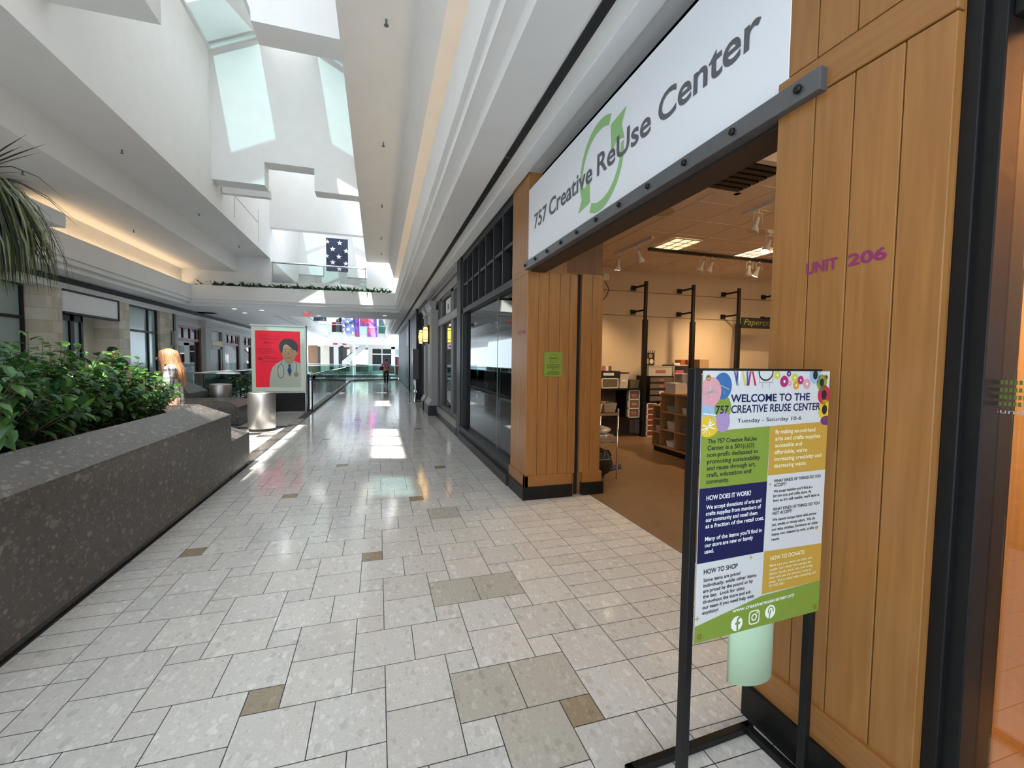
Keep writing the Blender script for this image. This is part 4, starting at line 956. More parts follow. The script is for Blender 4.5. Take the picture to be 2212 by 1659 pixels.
for a_ in ((.14, .945, .065, .075, 0), (.055, .925, .075, .082, 1), (.145, .865, .06, .075, 2), (.05, .845, .085, .08, 3), (.15, .815, .05, .06, 5), (.045, .80, .075, .06, 4)): clipel(*a_, lf=.0006+.00005*random.random())
for k in range(14):  # yarn windings
    u, v = random.choice(((.055, .925), (.05, .845), (.14, .945), (.045, .80))); t = random.uniform(0, pi); d = .05
    B2([(max(0, u-d*cos(t)), v-d*sin(t)*.6), (u+d*cos(t)*.9, v+d*sin(t)*.6), (u+d*cos(t)*.9+.003, v+d*sin(t)*.6-.004), (max(0, u-d*cos(t)), v-d*sin(t)*.6-.004)], ph, 12 if k % 2 else 13, .0008)
for q in ((.55, .985, .025, 7), (.61, .96, .034, 6), (.655, .952, .016, 1), (.645, .99, .018, 9), (.695, .975, .026, 7), (.71, .945, .026, 8), (.745, .965, .026, 6), (.80, .95, .032, 1)):
    clipel(q[0], q[1], q[2], q[2], q[3]); B2(ellipse(q[0], min(.99, q[1]), q[2]*.25, q[2]*.25*BW/HB, 8), ph, 12, .0009)
for q in ((.87, .985, .05, 3), (.93, .955, .045, 2), (.955, .905, .055, 11), (.965, .845, .055, 4)):
    clipel(q[0], q[1], q[2], q[2]*1.1, q[3]); clipel(q[0], q[1], q[2]*.42, q[2]*.55, 10, .0009)
clipel(.985, .80, .05, .03, 9)
for k, (u, mi) in enumerate(((.215, 0), (.235, 9), (.255, 12), (.275, 7), (.31, 0), (.335, 6), (.35, 11))):
    B2([(u, .999), (u+.012, .999), (u+.04-.02*(k % 3), .945), (u+.025-.02*(k % 3), .945)], ph, mi, .0007)
for k in range(24):
    t = pi+pi*k/23; B2(ellipse(.46+.055*cos(t), .998+.05*sin(t)*BW/HB, .004, .004, 6), ph, 10, .0008)
for u, v0, v1_ in ((.41, .955, .998), (.515, .955, .998), (.435, .935, .955), (.49, .935, .955)): B2([(u, v0), (u+.004, v0), (u+.004, v1_), (u, v1_)], ph, 13, .0007)
B2([(.41, .955), (.515, .955), (.515, .958), (.41, .958)], ph, 13, .0007)
part('photo_border', ph, pmats, bann)
tx = {k: MB() for k in ('ink', 'white', 'pale', 'navy')}
def T(body, u, v, w_=None, h_=None, which='ink', align='LEFT', bold=.012, slope=0.0, shear=0.0):
    d = BU*cos(slope)+Vector((0, 0, sin(slope))); up_ = Vector((0, 0, 1))
    text(tx[which], body, bpt(u*BW, bz0+v*HB, .002), d, up_, width=w_*BW if w_ else None, height=h_*HB if h_ else None, align=align, bold=bold, lift=.0011, shear=shear)
T('WELCOME TO THE', .20, .885, .63, .030, 'navy', bold=.02); T('757 CREATIVE REUSE CENTER', .095, .845, .83, .030, 'navy', bold=.015, shear=.05)
T('Tuesday - Saturday 10-6', .255, .808, .51, .020, 'ink', bold=0)
def para(lines, u, v, dv, h_, wmax, which, bold=.012):
    mx = max(len(l) for l in lines) or 1
    for k, l in enumerate(lines):
        if l: text_line(l, u, v-dv*k, h_, wmax/mx, which, bold)
def text_line(l, u, v, h_, wc, which, bold):
    vs, fs = text2d(l, 1.0, bold=bold); x0_ = min(p[0] for p in vs); x1_ = max(p[0] for p in vs)
    sx_ = wc*len(l)*BW/(x1_-x0_); sy_ = h_*HB/.72
    o_ = bpt(u*BW, bz0+v*HB, .002); nn = BN*.0011
    tx[which].add([o_+BU*((p[0]-x0_)*sx_)+Vector((0, 0, p[1]*sy_))+nn for p in vs], fs)
para(['The 757 Creative ReUse', 'Center is a 501(c)(3)', 'non-profit dedicated to', 'promoting sustainability', 'and reuse through art,', 'craft, education and', 'community.'], .045, .738, .0245, .0165, .395, 'ink', .018)
para(['By making second-hand', 'arts and crafts supplies', 'accessible and', 'affordable, we\u2019re', 'increasing creativity and', 'decreasing waste.'], .555, .758, .0265, .0165, .40, 'pale', .016)
para(['HOW DOES IT WORK?'], .05, .530, .03, .0175, .33, 'white', .02)
para(['We accept donations of arts and', 'crafts supplies from members of', 'our community and resell them', 'at a fraction of the retail cost.', '', 'Many of the items you\u2019ll find in', 'our store are new or barely', 'used.'], .05, .497, .0235, .0155, .44, 'white', .018)
para(['WHAT KINDS OF THINGS DO YOU', 'ACCEPT?'], .56, .567, .0165, .0125, .40, 'ink', .014)
para(['We accept anything you\u2019d find at a', 'big box arts and crafts store. As', 'long as it\u2019s still usable, we\u2019ll take it.'], .56, .527, .0185, .0115, .40, 'ink', .014)
para(['WHAT KINDS OF THINGS DO YOU', 'NOT ACCEPT?'], .56, .455, .0165, .0125, .40, 'ink', .014)
para(['We cannot accept items with strong', 'pet, smoke or musty odors.  We do', 'not take clothes, furniture or other', 'items not related to arts, crafts or', 'reuse.'], .56, .414, .0195, .0115, .40, 'ink', .014)
para(['HOW TO SHOP'], .05, .255, .03, .0185, .25, 'ink', .018)
para(['Some items are priced', 'individually, while other items', 'are priced by the pound or by', 'the bag.  Look for signs', 'throughout the store and ask', 'our team if you need help with', 'anything!'], .05, .226, .0205, .0135, .40, 'ink', .015)
para(['HOW TO DONATE'], .555, .258, .03, .017, .29, 'pale', .016)
para(['Make sure your items are clean and', 'usable. Sort them into categories,', 'fabric, beads, yarn, etc. and bring', 'them with you any time you come to', 'shop.  If you need help unloading call', '757-937-3821'], .555, .232, .0165, .0105, .40, 'pale', .010)
T('www.creativereusecenter.org', .275, .083, .50, .020, 'white', slope=R(1.2), shear=.1)
w = tx['white']
def icon(pts, lf=.0011): w.poly2d([(p[0]*BW, p[1]*HB) for p in pts], F0, BU, (0, 0, 1), lift=lf)
K = BW/HB
def ringicon(u, v, ro, ri, n=26, sq=False):
    def pt(t, r_):
        if not sq: return (u+r_*cos(t), v+r_*sin(t)*K)
        c, s_ = cos(t), sin(t); e = .5; return (u+r_*abs(c)**e*(1 if c > 0 else -1), v+r_*abs(s_)**e*(1 if s_ > 0 else -1)*K)
    for k in range(n):
        a, b_ = 2*pi*k/n, 2*pi*(k+1)/n; icon([pt(a, ri), pt(a, ro), pt(b_, ro), pt(b_, ri)])
icon(ellipse(.31, .036, .044, .044*K, 26)); ringicon(.445, .044, .043, .036, sq=True); ringicon(.445, .044, .022, .014); icon(ellipse(.468, .060, .006, .006*K, 10)); icon(ellipse(.575, .050, .042, .042*K, 26))
ic = MB()
def icol(pts, lf=.0016): ic.poly2d([(p[0]*BW, p[1]*HB) for p in pts], F0, BU, (0, 0, 1), lift=lf)
icol([(.307, .009), (.321, .009), (.321, .032), (.334, .032), (.336, .041), (.321, .041), (.321, .050), (.325, .053), (.336, .053), (.336, .061), (.320, .061), (.309, .055), (.307, .041), (.297, .041), (.297, .032), (.307, .032)])
for k in range(14):
    a, b_ = -.6+4.6*k/14, -.6+4.6*(k+1)/14; icol([(.578+.016*cos(a), .055+.016*K*sin(a)), (.578+.024*cos(a), .055+.024*K*sin(a)), (.578+.024*cos(b_), .055+.024*K*sin(b_)), (.578+.016*cos(b_), .055+.016*K*sin(b_))])
icol([(.574, .058), (.582, .058), (.571, .024), (.563, .026)])
part('icon_cutout', ic, M['lime'], bann)
part('ink_lettering', tx['ink'], M['ink'], bann); part('white_lettering', tx['white'], M['text_white'], bann); part('pale_lettering', tx['pale'], M['text_pale'], bann); part('navy_lettering', tx['navy'], M['navy'], bann)
b = MB()
for u, v, r_ in ((.53, .562, .012), (.40, .285, .013), (.015, .092, .016), (.945, .355, .012)): b.poly2d([((u)*BW+p[0], v*HB+p[1]) for p in star2d(0, 0, r_*BW*1.3, n=4, k=.22)], F0, BU, (0, 0, 1), lift=.0012)
part('sparkle', b, M['mustard'], bann)
for u, v in ((.035, .975), (.965, .975), (.035, .022), (.965, .022)):
    b = MB(); c = bpt(u*BW, bz0+v*HB, .003)
    for k in range(16):
        a, q = 2*pi*k/16, 2*pi*(k+1)/16
        b.add([c+BU*(ri*cos(t))+Vector((0, 0, ri*sin(t))) for t, ri in ((a, .005), (a, .0095), (q, .0095), (q, .005))], [(0, 1, 2, 3)])
    b.add([c-BN*.0005+BU*(.005*cos(2*pi*k/12))+Vector((0, 0, .005*sin(2*pi*k/12))) for k in range(12)], [tuple(range(12))], 1)
    part('grommet', b, [M['gold'], M['ink']], bann)
# pale green curled sheet hanging behind the banner
b = MB(); n = 18; cx_, cy_ = 1.277, 1.20
prof = [(cx_+.100*cos(t)-0.0, cy_+.055*sin(t)) for t in [pi+.15+(pi*1.02)*k/n for k in range(n+1)]]
b.add([(p[0], p[1], .40) for p in prof]+[(p[0], p[1], .80) for p in prof], [(k, k+1, n+2+k, n+1+k) for k in range(n)])
ps_ = solo('curled_sheet', b, colmat('pale_green_sheet', (.50, .66, .45), .55), 'pale green curled sheet hanging behind the bottom of the banner', 'sheet', smooth=True)
sm = ps_.modifiers.new('thickness', 'SOLIDIFY'); sm.thickness = .002
# ------------------------------------------------------------------ shop interior
def standard(x_, label):
    t = thing('display_standard', label, 'rack post', (x_, 7.77, 0), 'black posts braced to the shop back wall')
    b = MB(); b.box(x_-.045, x_+.045, 7.73, 7.81, 0, 2.42); part('lower_post', b, M['black'], t, bevel=.004)
    b = MB(); b.box(x_-.028, x_+.028, 7.745, 7.80, 2.42, 3.2); part('upper_post', b, M['black'], t)
    for z_ in (3.13, 2.62):
        b = MB(); b.box(x_-.016, x_+.016, 7.80, 8.2, z_-.018, z_+.018); b.box(x_-.05, x_+.05, 8.2, 8.245, z_-.05, z_+.05); part('wall_arm', b, M['black'], t)
    return t
for x_, l in ((5.25, 'black post braced to the back wall, leftmost in the shop'), (6.42, 'black post braced to the back wall, second from the left'),
              (7.63, 'black post braced to the back wall, left of the chalk lettered sign'), (8.80, 'black post braced to the back wall, right of the chalk lettered sign')): standard(x_, l)
pc = thing('hanging_board', 'black board lettered Papercrafts between two black posts', 'sign', (8.2, 7.72, 2.3))
b = MB(); b.box(7.66, 8.78, 7.70, 7.725, 2.33, 2.56); part('board', b, M['black_matte'], pc)
b = MB(); text(b, 'Papercrafts', (7.72, 7.698, 2.40), (1, 0, 0), (0, 0, 1), width=1.02, height=.17, shear=.25, bold=-.008); part('lettering', b, colmat('chalk_green', (.30, .32, .06), .6), pc)
po_ = thing('wall_print', 'small black and yellow framed print on the back wall', 'poster', (5.66, 8.23, 1.5))
b = MB(); b.box(5.52, 5.82, 8.225, 8.245, 1.49, 1.80); part('sheet', b, M['ink'], po_)
b = MB(); O_ = (5.52, 8.225, 1.49)
for k in range(6): b.poly2d(ellipse(.035+.046*k, .285, .016, .016, 10), O_, (1, 0, 0), (0, 0, 1), 0, .001)
b.poly2d([(.02, .15), (.12, .15), (.12, .25), (.02, .25)], O_, (1, 0, 0), (0, 0, 1), 2, .001); b.poly2d(ellipse(.20, .20, .05, .055, 6), O_, (1, 0, 0), (0, 0, 1), 1, .001)
b.poly2d([(.01, .02), (.155, .02), (.155, .135), (.01, .135)], O_, (1, 0, 0), (0, 0, 1), 3, .001); b.poly2d(ellipse(.225, .075, .05, .055, 16), O_, (1, 0, 0), (0, 0, 1), 0, .001)
part('print', b, [M['paper'], M['mustard'], M['brown_wood'], colmat('tan_print', (.50, .36, .18))], po_)
# shelves along the back wall
sh1 = thing('wall_shelf', 'black two-tier shelf unit along the back wall, left of the first post', 'shelf', (4.2, 8.0, 0))
for z_ in (1.01, .40):
    b = MB(); b.box(3.0, 5.22, 7.75, 8.24, z_-.03, z_); part('shelf_board', b, M['black'], sh1)
b = MB(); b.box(3.0, 5.22, 8.2, 8.24, 0, 1.0); part('back_panel', b, colmat('grey_board', (.16, .14, .12), .6), sh1)
b = MB(); b.box(4.86, 4.88, 7.8, 8.24, .40, .98); part('upright', b, M['black'], sh1)
b = MB(); b.box(3.0, 3.03, 7.75, 8.24, 0, 1.0); part('upright', b, M['black'], sh1)
def box_thing(name, label, cat, x0_, x1_, y0_, y1_, z0_, z1_, mm, lid=None, lab=None, group=None, taper=0):
    t = thing(name, label, cat, ((x0_+x1_)/2, (y0_+y1_)/2, z0_), group)
    b = MB(); w_ = .008; q = taper
    b.add([(x0_+q, y0_+q, z0_), (x1_-q, y0_+q, z0_), (x1_-q, y1_-q, z0_), (x0_+q, y1_-q, z0_), (x0_, y0_, z1_), (x1_, y0_, z1_), (x1_, y1_, z1_), (x0_, y1_, z1_),
           (x0_+w_, y0_+w_, z1_), (x1_-w_, y0_+w_, z1_), (x1_-w_, y1_-w_, z1_), (x0_+w_, y1_-w_, z1_), (x0_+q+w_, y0_+q+w_, z0_+w_), (x1_-q-w_, y0_+q+w_, z0_+w_), (x1_-q-w_, y1_-q-w_, z0_+w_), (x0_+q+w_, y1_-q-w_, z0_+w_)],
          [(3, 2, 1, 0), (0, 1, 5, 4), (1, 2, 6, 5), (2, 3, 7, 6), (3, 0, 4, 7), (4, 5, 9, 8), (5, 6, 10, 9), (6, 7, 11, 10), (7, 4, 8, 11), (8, 9, 13, 12), (9, 10, 14, 13), (10, 11, 15, 14), (11, 8, 12, 15), (12, 13, 14, 15)])
    part('tub', b, mm, t)
    if lid: b = MB(); b.box(x0_-.008, x1_+.008, y0_-.008, y1_+.008, z1_, z1_+.02); part('lid', b, lid, t, bevel=.004)
    if lab:
        b = MB(); xm = (x0_+x1_)/2; zm = (z0_+z1_)/2; b.box(xm-(x1_-x0_)*.22, xm+(x1_-x0_)*.22, y0_+q*.5-.006, y0_+q*.5-.003, zm-.025, zm+.03); part('label_card', b, lab, t)
    return t
def drawers(name, label, x0_, x1_, y0_, y1_, z0_, z1_, n, frame, front, card, group=None, legs=0):
    t = thing(name, label, 'drawer unit', ((x0_+x1_)/2, (y0_+y1_)/2, z0_), group)
    b = MB(); th = .018
    b.box(x0_, x0_+th, y0_, y1_, z0_, z1_); b.box(x1_-th, x1_, y0_, y1_, z0_, z1_); b.box(x0_, x1_, y1_-.01, y1_, z0_, z1_)
    for k in range(n+1): z_ = z0_+(z1_-z0_-th)*k/n; b.box(x0_, x1_, y0_, y1_, z_, z_+th)
    part('frame', b, frame, t)
    for k in range(n):
        za = z0_+(z1_-z0_-th)*k/n+th+.006; zb = z0_+(z1_-z0_-th)*(k+1)/n-.006
        b = MB(); b.box(x0_+th+.004, x1_-th-.004, y0_+.004, y1_-.02, za, zb); d = part('drawer', b, front, t)
        if card: b = MB(); xm = (x0_+x1_)/2; b.box(xm-.055, xm+.055, y0_+.001, y0_+.003, (za+zb)/2-.03, (za+zb)/2+.02); part('label_card', b, card[k % len(card)], d)
    return t
clear = M['plastic']; smoky = M['plastic_dark']
pinkc = colmat('pink_card', (.50, .13, .13)); orangec = colmat('orange_card', (.50, .26, .08))
box_thing('storage_tub', 'black storage tub on the white drawer box on the wall shelf', 'tub', 4.18, 4.72, 7.8, 8.15, 1.225, 1.36, M['black_matte'], lab=M['paper'])
drawers('drawer_box', 'single white framed drawer box on the wall shelf', 4.30, 4.68, 7.8, 8.15, 1.01, 1.215, 1, M['paper'], smoky, None)
box_thing('storage_tub', 'tall clear tub with a dark lid on the wall shelf', 'tub', 4.72, 4.93, 7.82, 8.12, 1.01, 1.31, clear, lid=M['black_matte'], lab=M['paper'], taper=.015)
box_thing('storage_tub', 'loose bag-filled tub against the first black post on the wall shelf', 'tub', 4.97, 5.19, 7.82, 8.12, 1.01, 1.18, smoky, taper=.02)
for k in range(3):
    b = MB(); b.box(4.36+.07*k, 4.42+.07*k, 7.88, 7.90, 1.362, 1.46); solo('greeting_card', b, (pinkc, M['paper'], M['brown_wood'])[k], ('reddish', 'white', 'brown')[k]+' card standing on the black storage tub', 'card')
drawers('drawer_tower', 'three drawer white tower with coloured label cards under the wall shelf', 4.92, 5.18, 7.78, 8.18, .40, .97, 3, M['paper'], smoky, [pinkc, orangec, pinkc])
drawers('drawer_tower', 'black six drawer tower with red labels right of the first post', 5.36, 5.95, 7.72, 8.2, .72, 1.26, 4, M['black'], smoky, [pinkc, M['paper'], pinkc])
drawers('drawer_tower', 'red and white drawer tower on the floor right of the first post', 5.32, 5.56, 7.72, 8.15, .0, .70, 6, M['paper'], colmat('red_drawer', (.22, .05, .03), .35), None)
drawers('drawer_tower', 'clear drawer tower on the floor beside the red one', 5.60, 5.95, 7.72, 8.15, 0, .70, 4, clear, smoky, None)
box_thing('storage_tub', 'wide clear box with a red card on the black drawer tower', 'tub', 5.36, 5.92, 7.75, 8.1, 1.262, 1.45, clear, lid=clear, lab=pinkc)
cb = thing('display_shelf', 'small white two-shelf unit on the back table', 'shelf', (6.2, 8.0, 0))
b = MB(); b.box(6.0, 6.02, 7.8, 8.2, 0, 1.50); b.box(6.42, 6.44, 7.8, 8.2, 0, 1.50); b.box(6.0, 6.44, 8.18, 8.2, 0, 1.5); part('sides', b, clear, cb)
for z_ in (.6, 1.05, 1.30, 1.48): b = MB(); b.box(6.0, 6.44, 7.8, 8.2, z_, z_+.02); part('shelf_board', b, clear, cb)
b = MB(); b.box(6.1, 6.3, 7.85, 8.05, 1.321, 1.38); solo('craft_bundle', b, colmat('pink_bundle', (.50, .10, .16)), 'pink bundle on the small white shelf unit', 'bundle', bevel=.01)
b = MB(); b.box(6.22, 6.40, 7.85, 8.05, 1.501, 1.61); solo('carton', b, colmat('orange_box', (.42, .13, .03)), 'orange box on top of the small white shelf unit', 'box')
b = MB(); b.box(6.05, 6.20, 7.85, 8.05, 1.501, 1.54); solo('paper_stack', b, M['paper'], 'stack of white paper beside the orange box', 'paper')
tb = thing('work_table', 'long table piled with paper along the back wall', 'table', (8, 7.9, 0))
b = MB(); b.box(6.6, 9.6, 7.55, 8.2, 1.25, 1.29); part('top', b, M['maple_dark'], tb)
for x_ in (6.65, 9.5):
    b = MB(); b.box(x_, x_+.05, 7.6, 8.15, 0, 1.25); part('leg', b, M['black'], tb)
b = MB(); b.box(6.62, 6.86, 7.75, 8.05, 1.292, 1.62); solo('carton', b, M['cardboard'], 'open cardboard box on the back table by the second post', 'box')
pm_ = (M['paper'], M['cardboard'], colmat('pale_pink', (.60, .40, .36)), M['maple_dark'])
for k in range(9):
    x_ = 6.95+.27*k; h_ = random.uniform(.03, .12)
    b = MB(); a = random.uniform(-.3, .3); dx, dy = .14, .2
    c = [(x_+dx*u*cos(a)-dy*v*sin(a), 7.85+dx*u*sin(a)+dy*v*cos(a)) for u, v in ((-1, -1), (1, -1), (1, 1), (-1, 1))]
    b.prism(c, 'z', 1.292, 1.292+h_); solo('paper_stack', b, pm_[k % 4], 'loose stack of paper and card on the back table', 'paper', 'paper stacks on the back table')
# wooden cubby unit
cu = thing('cubby_unit', 'maple cubby shelving unit with black base in the middle of the shop', 'shelf', (5.0, 5.3, 0))
b = MB(); b.box(4.655, 5.3, 3.6, 6.53, 0, .09); part('base', b, M['black'], cu)
b = MB(); b.box(4.63, 5.3, 3.6, 6.33, 1.0, 1.03); b.box(4.63, 5.3, 3.6, 6.55, .09, .115); b.box(5.28, 5.3, 3.6, 6.55, .09, 1.03)
for y_ in (6.33, 5.95, 5.57, 5.19, 4.81, 4.43, 4.05, 3.61): b.box(4.63, 5.3, y_-.009, y_+.009, .09, 1.03)
for z_ in (.40, .70): b.box(4.63, 5.3, 3.6, 6.33, z_-.009, z_+.009)
b.box(4.63, 5.3, 6.53, 6.55, .09, .80)
for z_ in (.33, .56, .79): b.box(4.63, 5.3, 6.33, 6.55, z_-.008, z_+.008)
part('carcass', b, M['maple_dark'], cu, bevel=.002)
box_thing('storage_tub', 'open clear tub of rolled items at the end of the cubby unit top', 'tub', 4.66, 5.0, 6.0, 6.3, 1.032, 1.20, clear, taper=.03)
box_thing('storage_tub', 'clear tub with a patterned insert on the cubby unit', 'tub', 5.02, 5.27, 5.9, 6.3, 1.032, 1.33, clear, taper=.03)
tt = box_thing('storage_tub', 'large clear tub of red and yellow cloth beside the banner on the cubby unit', 'tub', 4.68, 5.1, 5.35, 5.8, 1.032, 1.36, clear, taper=.04)
b = MB(); b.box(4.72, 5.06, 5.39, 5.76, 1.15, 1.2); part('yellow_cloth', b, M['mustard'], tt); b = MB(); b.box(4.675, 4.68, 5.40, 5.70, 1.06, 1.16); part('red_cloth', b, pinkc, tt)
for k, (y_, z_, mm, l) in enumerate(((6.13, .41, clear, 'small tub with a green label in the middle cubby row'), (5.74, .41, smoky, 'smoky tub in the middle cubby row'), (5.76, .71, clear, 'bag of wires in the upper cubby row'), (6.14, .71, colmat('mint', (.25, .32, .26)), 'mint green bundle in the upper cubby row'), (6.14, .117, M['paper'], 'white papers in the bottom cubby row'), (6.44, .34, clear, 'narrow clear tub in the end cubby'), (6.44, .57, smoky, 'narrow dark tub in the end cubby'))):
    box_thing('storage_tub', l, 'tub', 4.68, 5.05, y_-.09, y_+.09, z_, z_+(.10 if k else .14), mm, taper=.015)
b = MB(); b.sphere((4.95, 6.44, .21), .2, .09, .09, 12, 8, bump=.15); solo('plastic_bag', b, clear, 'crumpled clear plastic bag in the lowest end cubby', 'bag', smooth=True)
# wire cart by the jamb
wc = thing('wire_cart', 'chrome wire cart half hidden behind the inner jamb', 'cart', (2.75, 5.2, 0))
for x_, y_ in ((2.995, 4.98), (2.995, 5.45), (2.52, 5.45)):
    b = MB(); b.tube([(x_, y_, 0), (x_, y_, .93)], .012, 8); part('post', b, M['chrome'], wc, smooth=True)
for z_ in (.87, .55, .48):
    b = MB()
    for k in range(9): b.box(2.52, 2.995, 4.985+.057*k, 4.99+.057*k, z_-.006, z_)
    b.box(2.52, 3.0, 4.975, 4.985, z_-.03, z_+.004); b.box(2.52, 3.0, 5.445, 5.455, z_-.03, z_+.004); b.box(2.985, 2.997, 4.975, 5.455, z_-.03, z_+.004); part('wire_shelf', b, M['chrome'], wc)
box_thing('storage_tub', 'white tub on the top of the wire cart', 'tub', 2.55, 2.78, 5.0, 5.3, .878, .99, M['paper'], taper=.02)
box_thing('storage_tub', 'tan tub of cards on the top of the wire cart', 'tub', 2.80, 2.99, 5.0, 5.3, .878, 1.0, colmat('tan_tub', (.42, .33, .23)), taper=.02)
b = MB(); b.box(2.56, 2.77, 5.02, 5.25, .992, 1.03); solo('book', b, colmat('dark_red', (.16, .01, .015)), 'dark red book on the white tub on the wire cart', 'book')
b = MB(); b.sphere((2.78, 5.2, .625), .20, .2, .065, 14, 8, bump=.12); solo('plastic_bag', b, colmat('grey_bag', (.36, .35, .34), .35), 'grey plastic bag of cloth on the wire cart', 'bag', smooth=True)
b = MB(); b.box(2.55, 2.95, 5.02, 5.4, .49, .53); solo('paper_stack', b, M['paper'], 'white papers on the lower wire cart shelf', 'paper')
bb = thing('duffel_bag', 'black duffel bag on the floor under the wire cart', 'bag', (2.78, 5.12, 0))
b = MB(); b.sphere((2.77, 5.15, .2), .24, .2, .2, 16, 10, bump=.05); b.v = [(v[0], v[1], max(.004, v[2])) for v in b.v]; part('body', b, M['black_matte'], bb, smooth=True)
b = MB(); b.tube([(2.66, 4.98, .33), (2.72, 4.95, .40), (2.84, 4.95, .40), (2.9, 4.98, .32)], .014, 8); part('handle', b, M['charcoal'], bb, smooth=True)
b = MB(); b.box(2.68, 2.88, 4.945, 4.955, .27, .28); part('zip', b, M['steel'], bb)
b = MB(); b.prism([(3.0, 5.3), (3.35, 5.45), (3.45, 5.62), (3.1, 5.6)], 'z', .004, .02); solo('folder', b, colmat('blue_folder', (.02, .035, .16), .4), 'flat blue folder on the floor beside the black bag', 'folder')
b = MB(); b.box(3.4, 4.5, 7.6, 7.9, .003, .10); solo('plastic_bag', b, smoky, 'flat bags on the floor under the wall shelf', 'bag', bevel=.03)
pd = None
for k, (x0_, y0_) in enumerate(((3.6, 1.2), (5.2, 2.3), (7.2, 3.2), (9.3, 4.4))):  # strip lamps added out of view to brighten the shop ceiling
    if pd is None:
        pd = thing('added_pendant_strip', 'added unseen strip lamp brightening the shop ceiling from its hidden front part', 'lamp', (x0_, y0_, 3.05), 'added unseen strip lamps in the shop')
        b = MB(); b.box(x0_-.6, x0_+.6, y0_-.05, y0_+.05, 3.05, 3.12); part('tube_cover', b, mat('added_strip_glow', (.8, .75, .65), .5, emit=(1, .82, .60), es=9), pd)
        b = MB(); b.tube([(x0_-.5, y0_, 3.12), (x0_-.5, y0_, 3.53)], .006, 6); part('hanger', b, M['steel'], pd)
        b = MB(); b.tube([(x0_+.5, y0_, 3.12), (x0_+.5, y0_, 3.53)], .006, 6); part('hanger', b, M['steel'], pd)
    else: copy_tree(pd, loc=(x0_, y0_, 3.05))
# ceiling of the shop: troffers, speaker, vent, track lights
for k, (x0_, y0_) in enumerate(((7.4, 2.0), (9.6, 2.0), (9.6, 5.0), (3.6, .2), (5.6, .4), (7.6, 4.2), (5.6, 2.6))):  # unseen troffers added to raise the light level inside the shop
    b = MB(); b.box(x0_, x0_+.6, y0_, y0_+1.2, 3.50, 3.53); solo('ceiling_troffer', b, colmat('added_troffer_lit', (.8, .75, .65), .5, emit=(1, .76, .50), es=4), 'added unseen troffer brightening the shop from its hidden part', 'lamp', 'added unseen troffers in the shop')
for k, (x0_, x1_, y0_, y1_, l) in enumerate(((4.55, 5.05, 5.95, 6.55, 'left'), (6.25, 6.72, 5.95, 6.55, 'right'))):
    t = thing('ceiling_troffer', l+' fluorescent troffer in the shop ceiling', 'lamp', ((x0_+x1_)/2, (y0_+y1_)/2, 3.5))
    b = MB(); b.box(x0_, x1_, y0_, y1_, 3.522, 3.535); part('diffuser', b, mat('troffer_glow%d' % k, (.6, .5, .35), .4, emit=(1, .68, .36), es=(1.0 if k == 0 else 1.6)), t)
    b = MB()
    for q in range(4): b.box(x0_+(x1_-x0_)*q/3-.012, x0_+(x1_-x0_)*q/3+.012, y0_, y1_, 3.515, 3.53)
    for q in range(4): b.box(x0_, x1_, y0_+(y1_-y0_)*q/3-.01, y0_+(y1_-y0_)*q/3+.01, 3.515, 3.53)
    part('louvre', b, M['shopceil'], t)
b = MB(); b.lathe([(.145, 3.525), (.155, 3.535)], (3.62, 5.03, 0), 28); solo('ceiling_speaker', b, colmat('yellowed_plastic', (.52, .44, .26), .6), 'round yellowed speaker in the shop ceiling', 'speaker')
vt = thing('ceiling_vent', 'boxed air vent with black louvres hanging from the shop ceiling', 'vent', (3.45, 3.5, 3.28))
b = MB(); b.box(3.0, 3.62, 3.05, 3.12, 3.30, 3.535); b.box(3.0, 3.62, 3.70, 3.77, 3.30, 3.535); b.box(3.0, 3.06, 3.05, 3.77, 3.30, 3.535); b.box(3.56, 3.62, 3.05, 3.77, 3.30, 3.535); part('box', b, M['shopceil'], vt)
b = MB()
for k in range(6): b.box(3.06, 3.56, 3.15+.095*k, 3.21+.095*k, 3.30, 3.33)
part('louvre', b, M['black_matte'], vt)
b = MB(); b.box(3.06, 3.56, 3.12, 3.7, 3.36, 3.37); part('back', b, M['paper'], vt)
trk = thing('light_track', 'dark ceiling track running along the back of the shop', 'track', (6, 6.62, 3.45)); b = MB(); b.box(4.5, 9, 6.6, 6.64, 3.48, 3.53); part('rail', b, M['charcoal'], trk)
for nm, (x0_, x1_, y0_, y1_) in (('short white light track near the back wall on the left', (4.13, 4.17, 6.0, 7.15)), ('white light track above the right side of the entrance', (4.60, 4.64, 2.6, 4.70)), ('dark light track piece beside the lit lamp', (5.55, 6.6, 5.16, 5.2))):
    b = MB(); b.box(x0_, x1_, y0_, y1_, 3.49, 3.535); solo('light_track', b, M['paper'], nm, 'track')
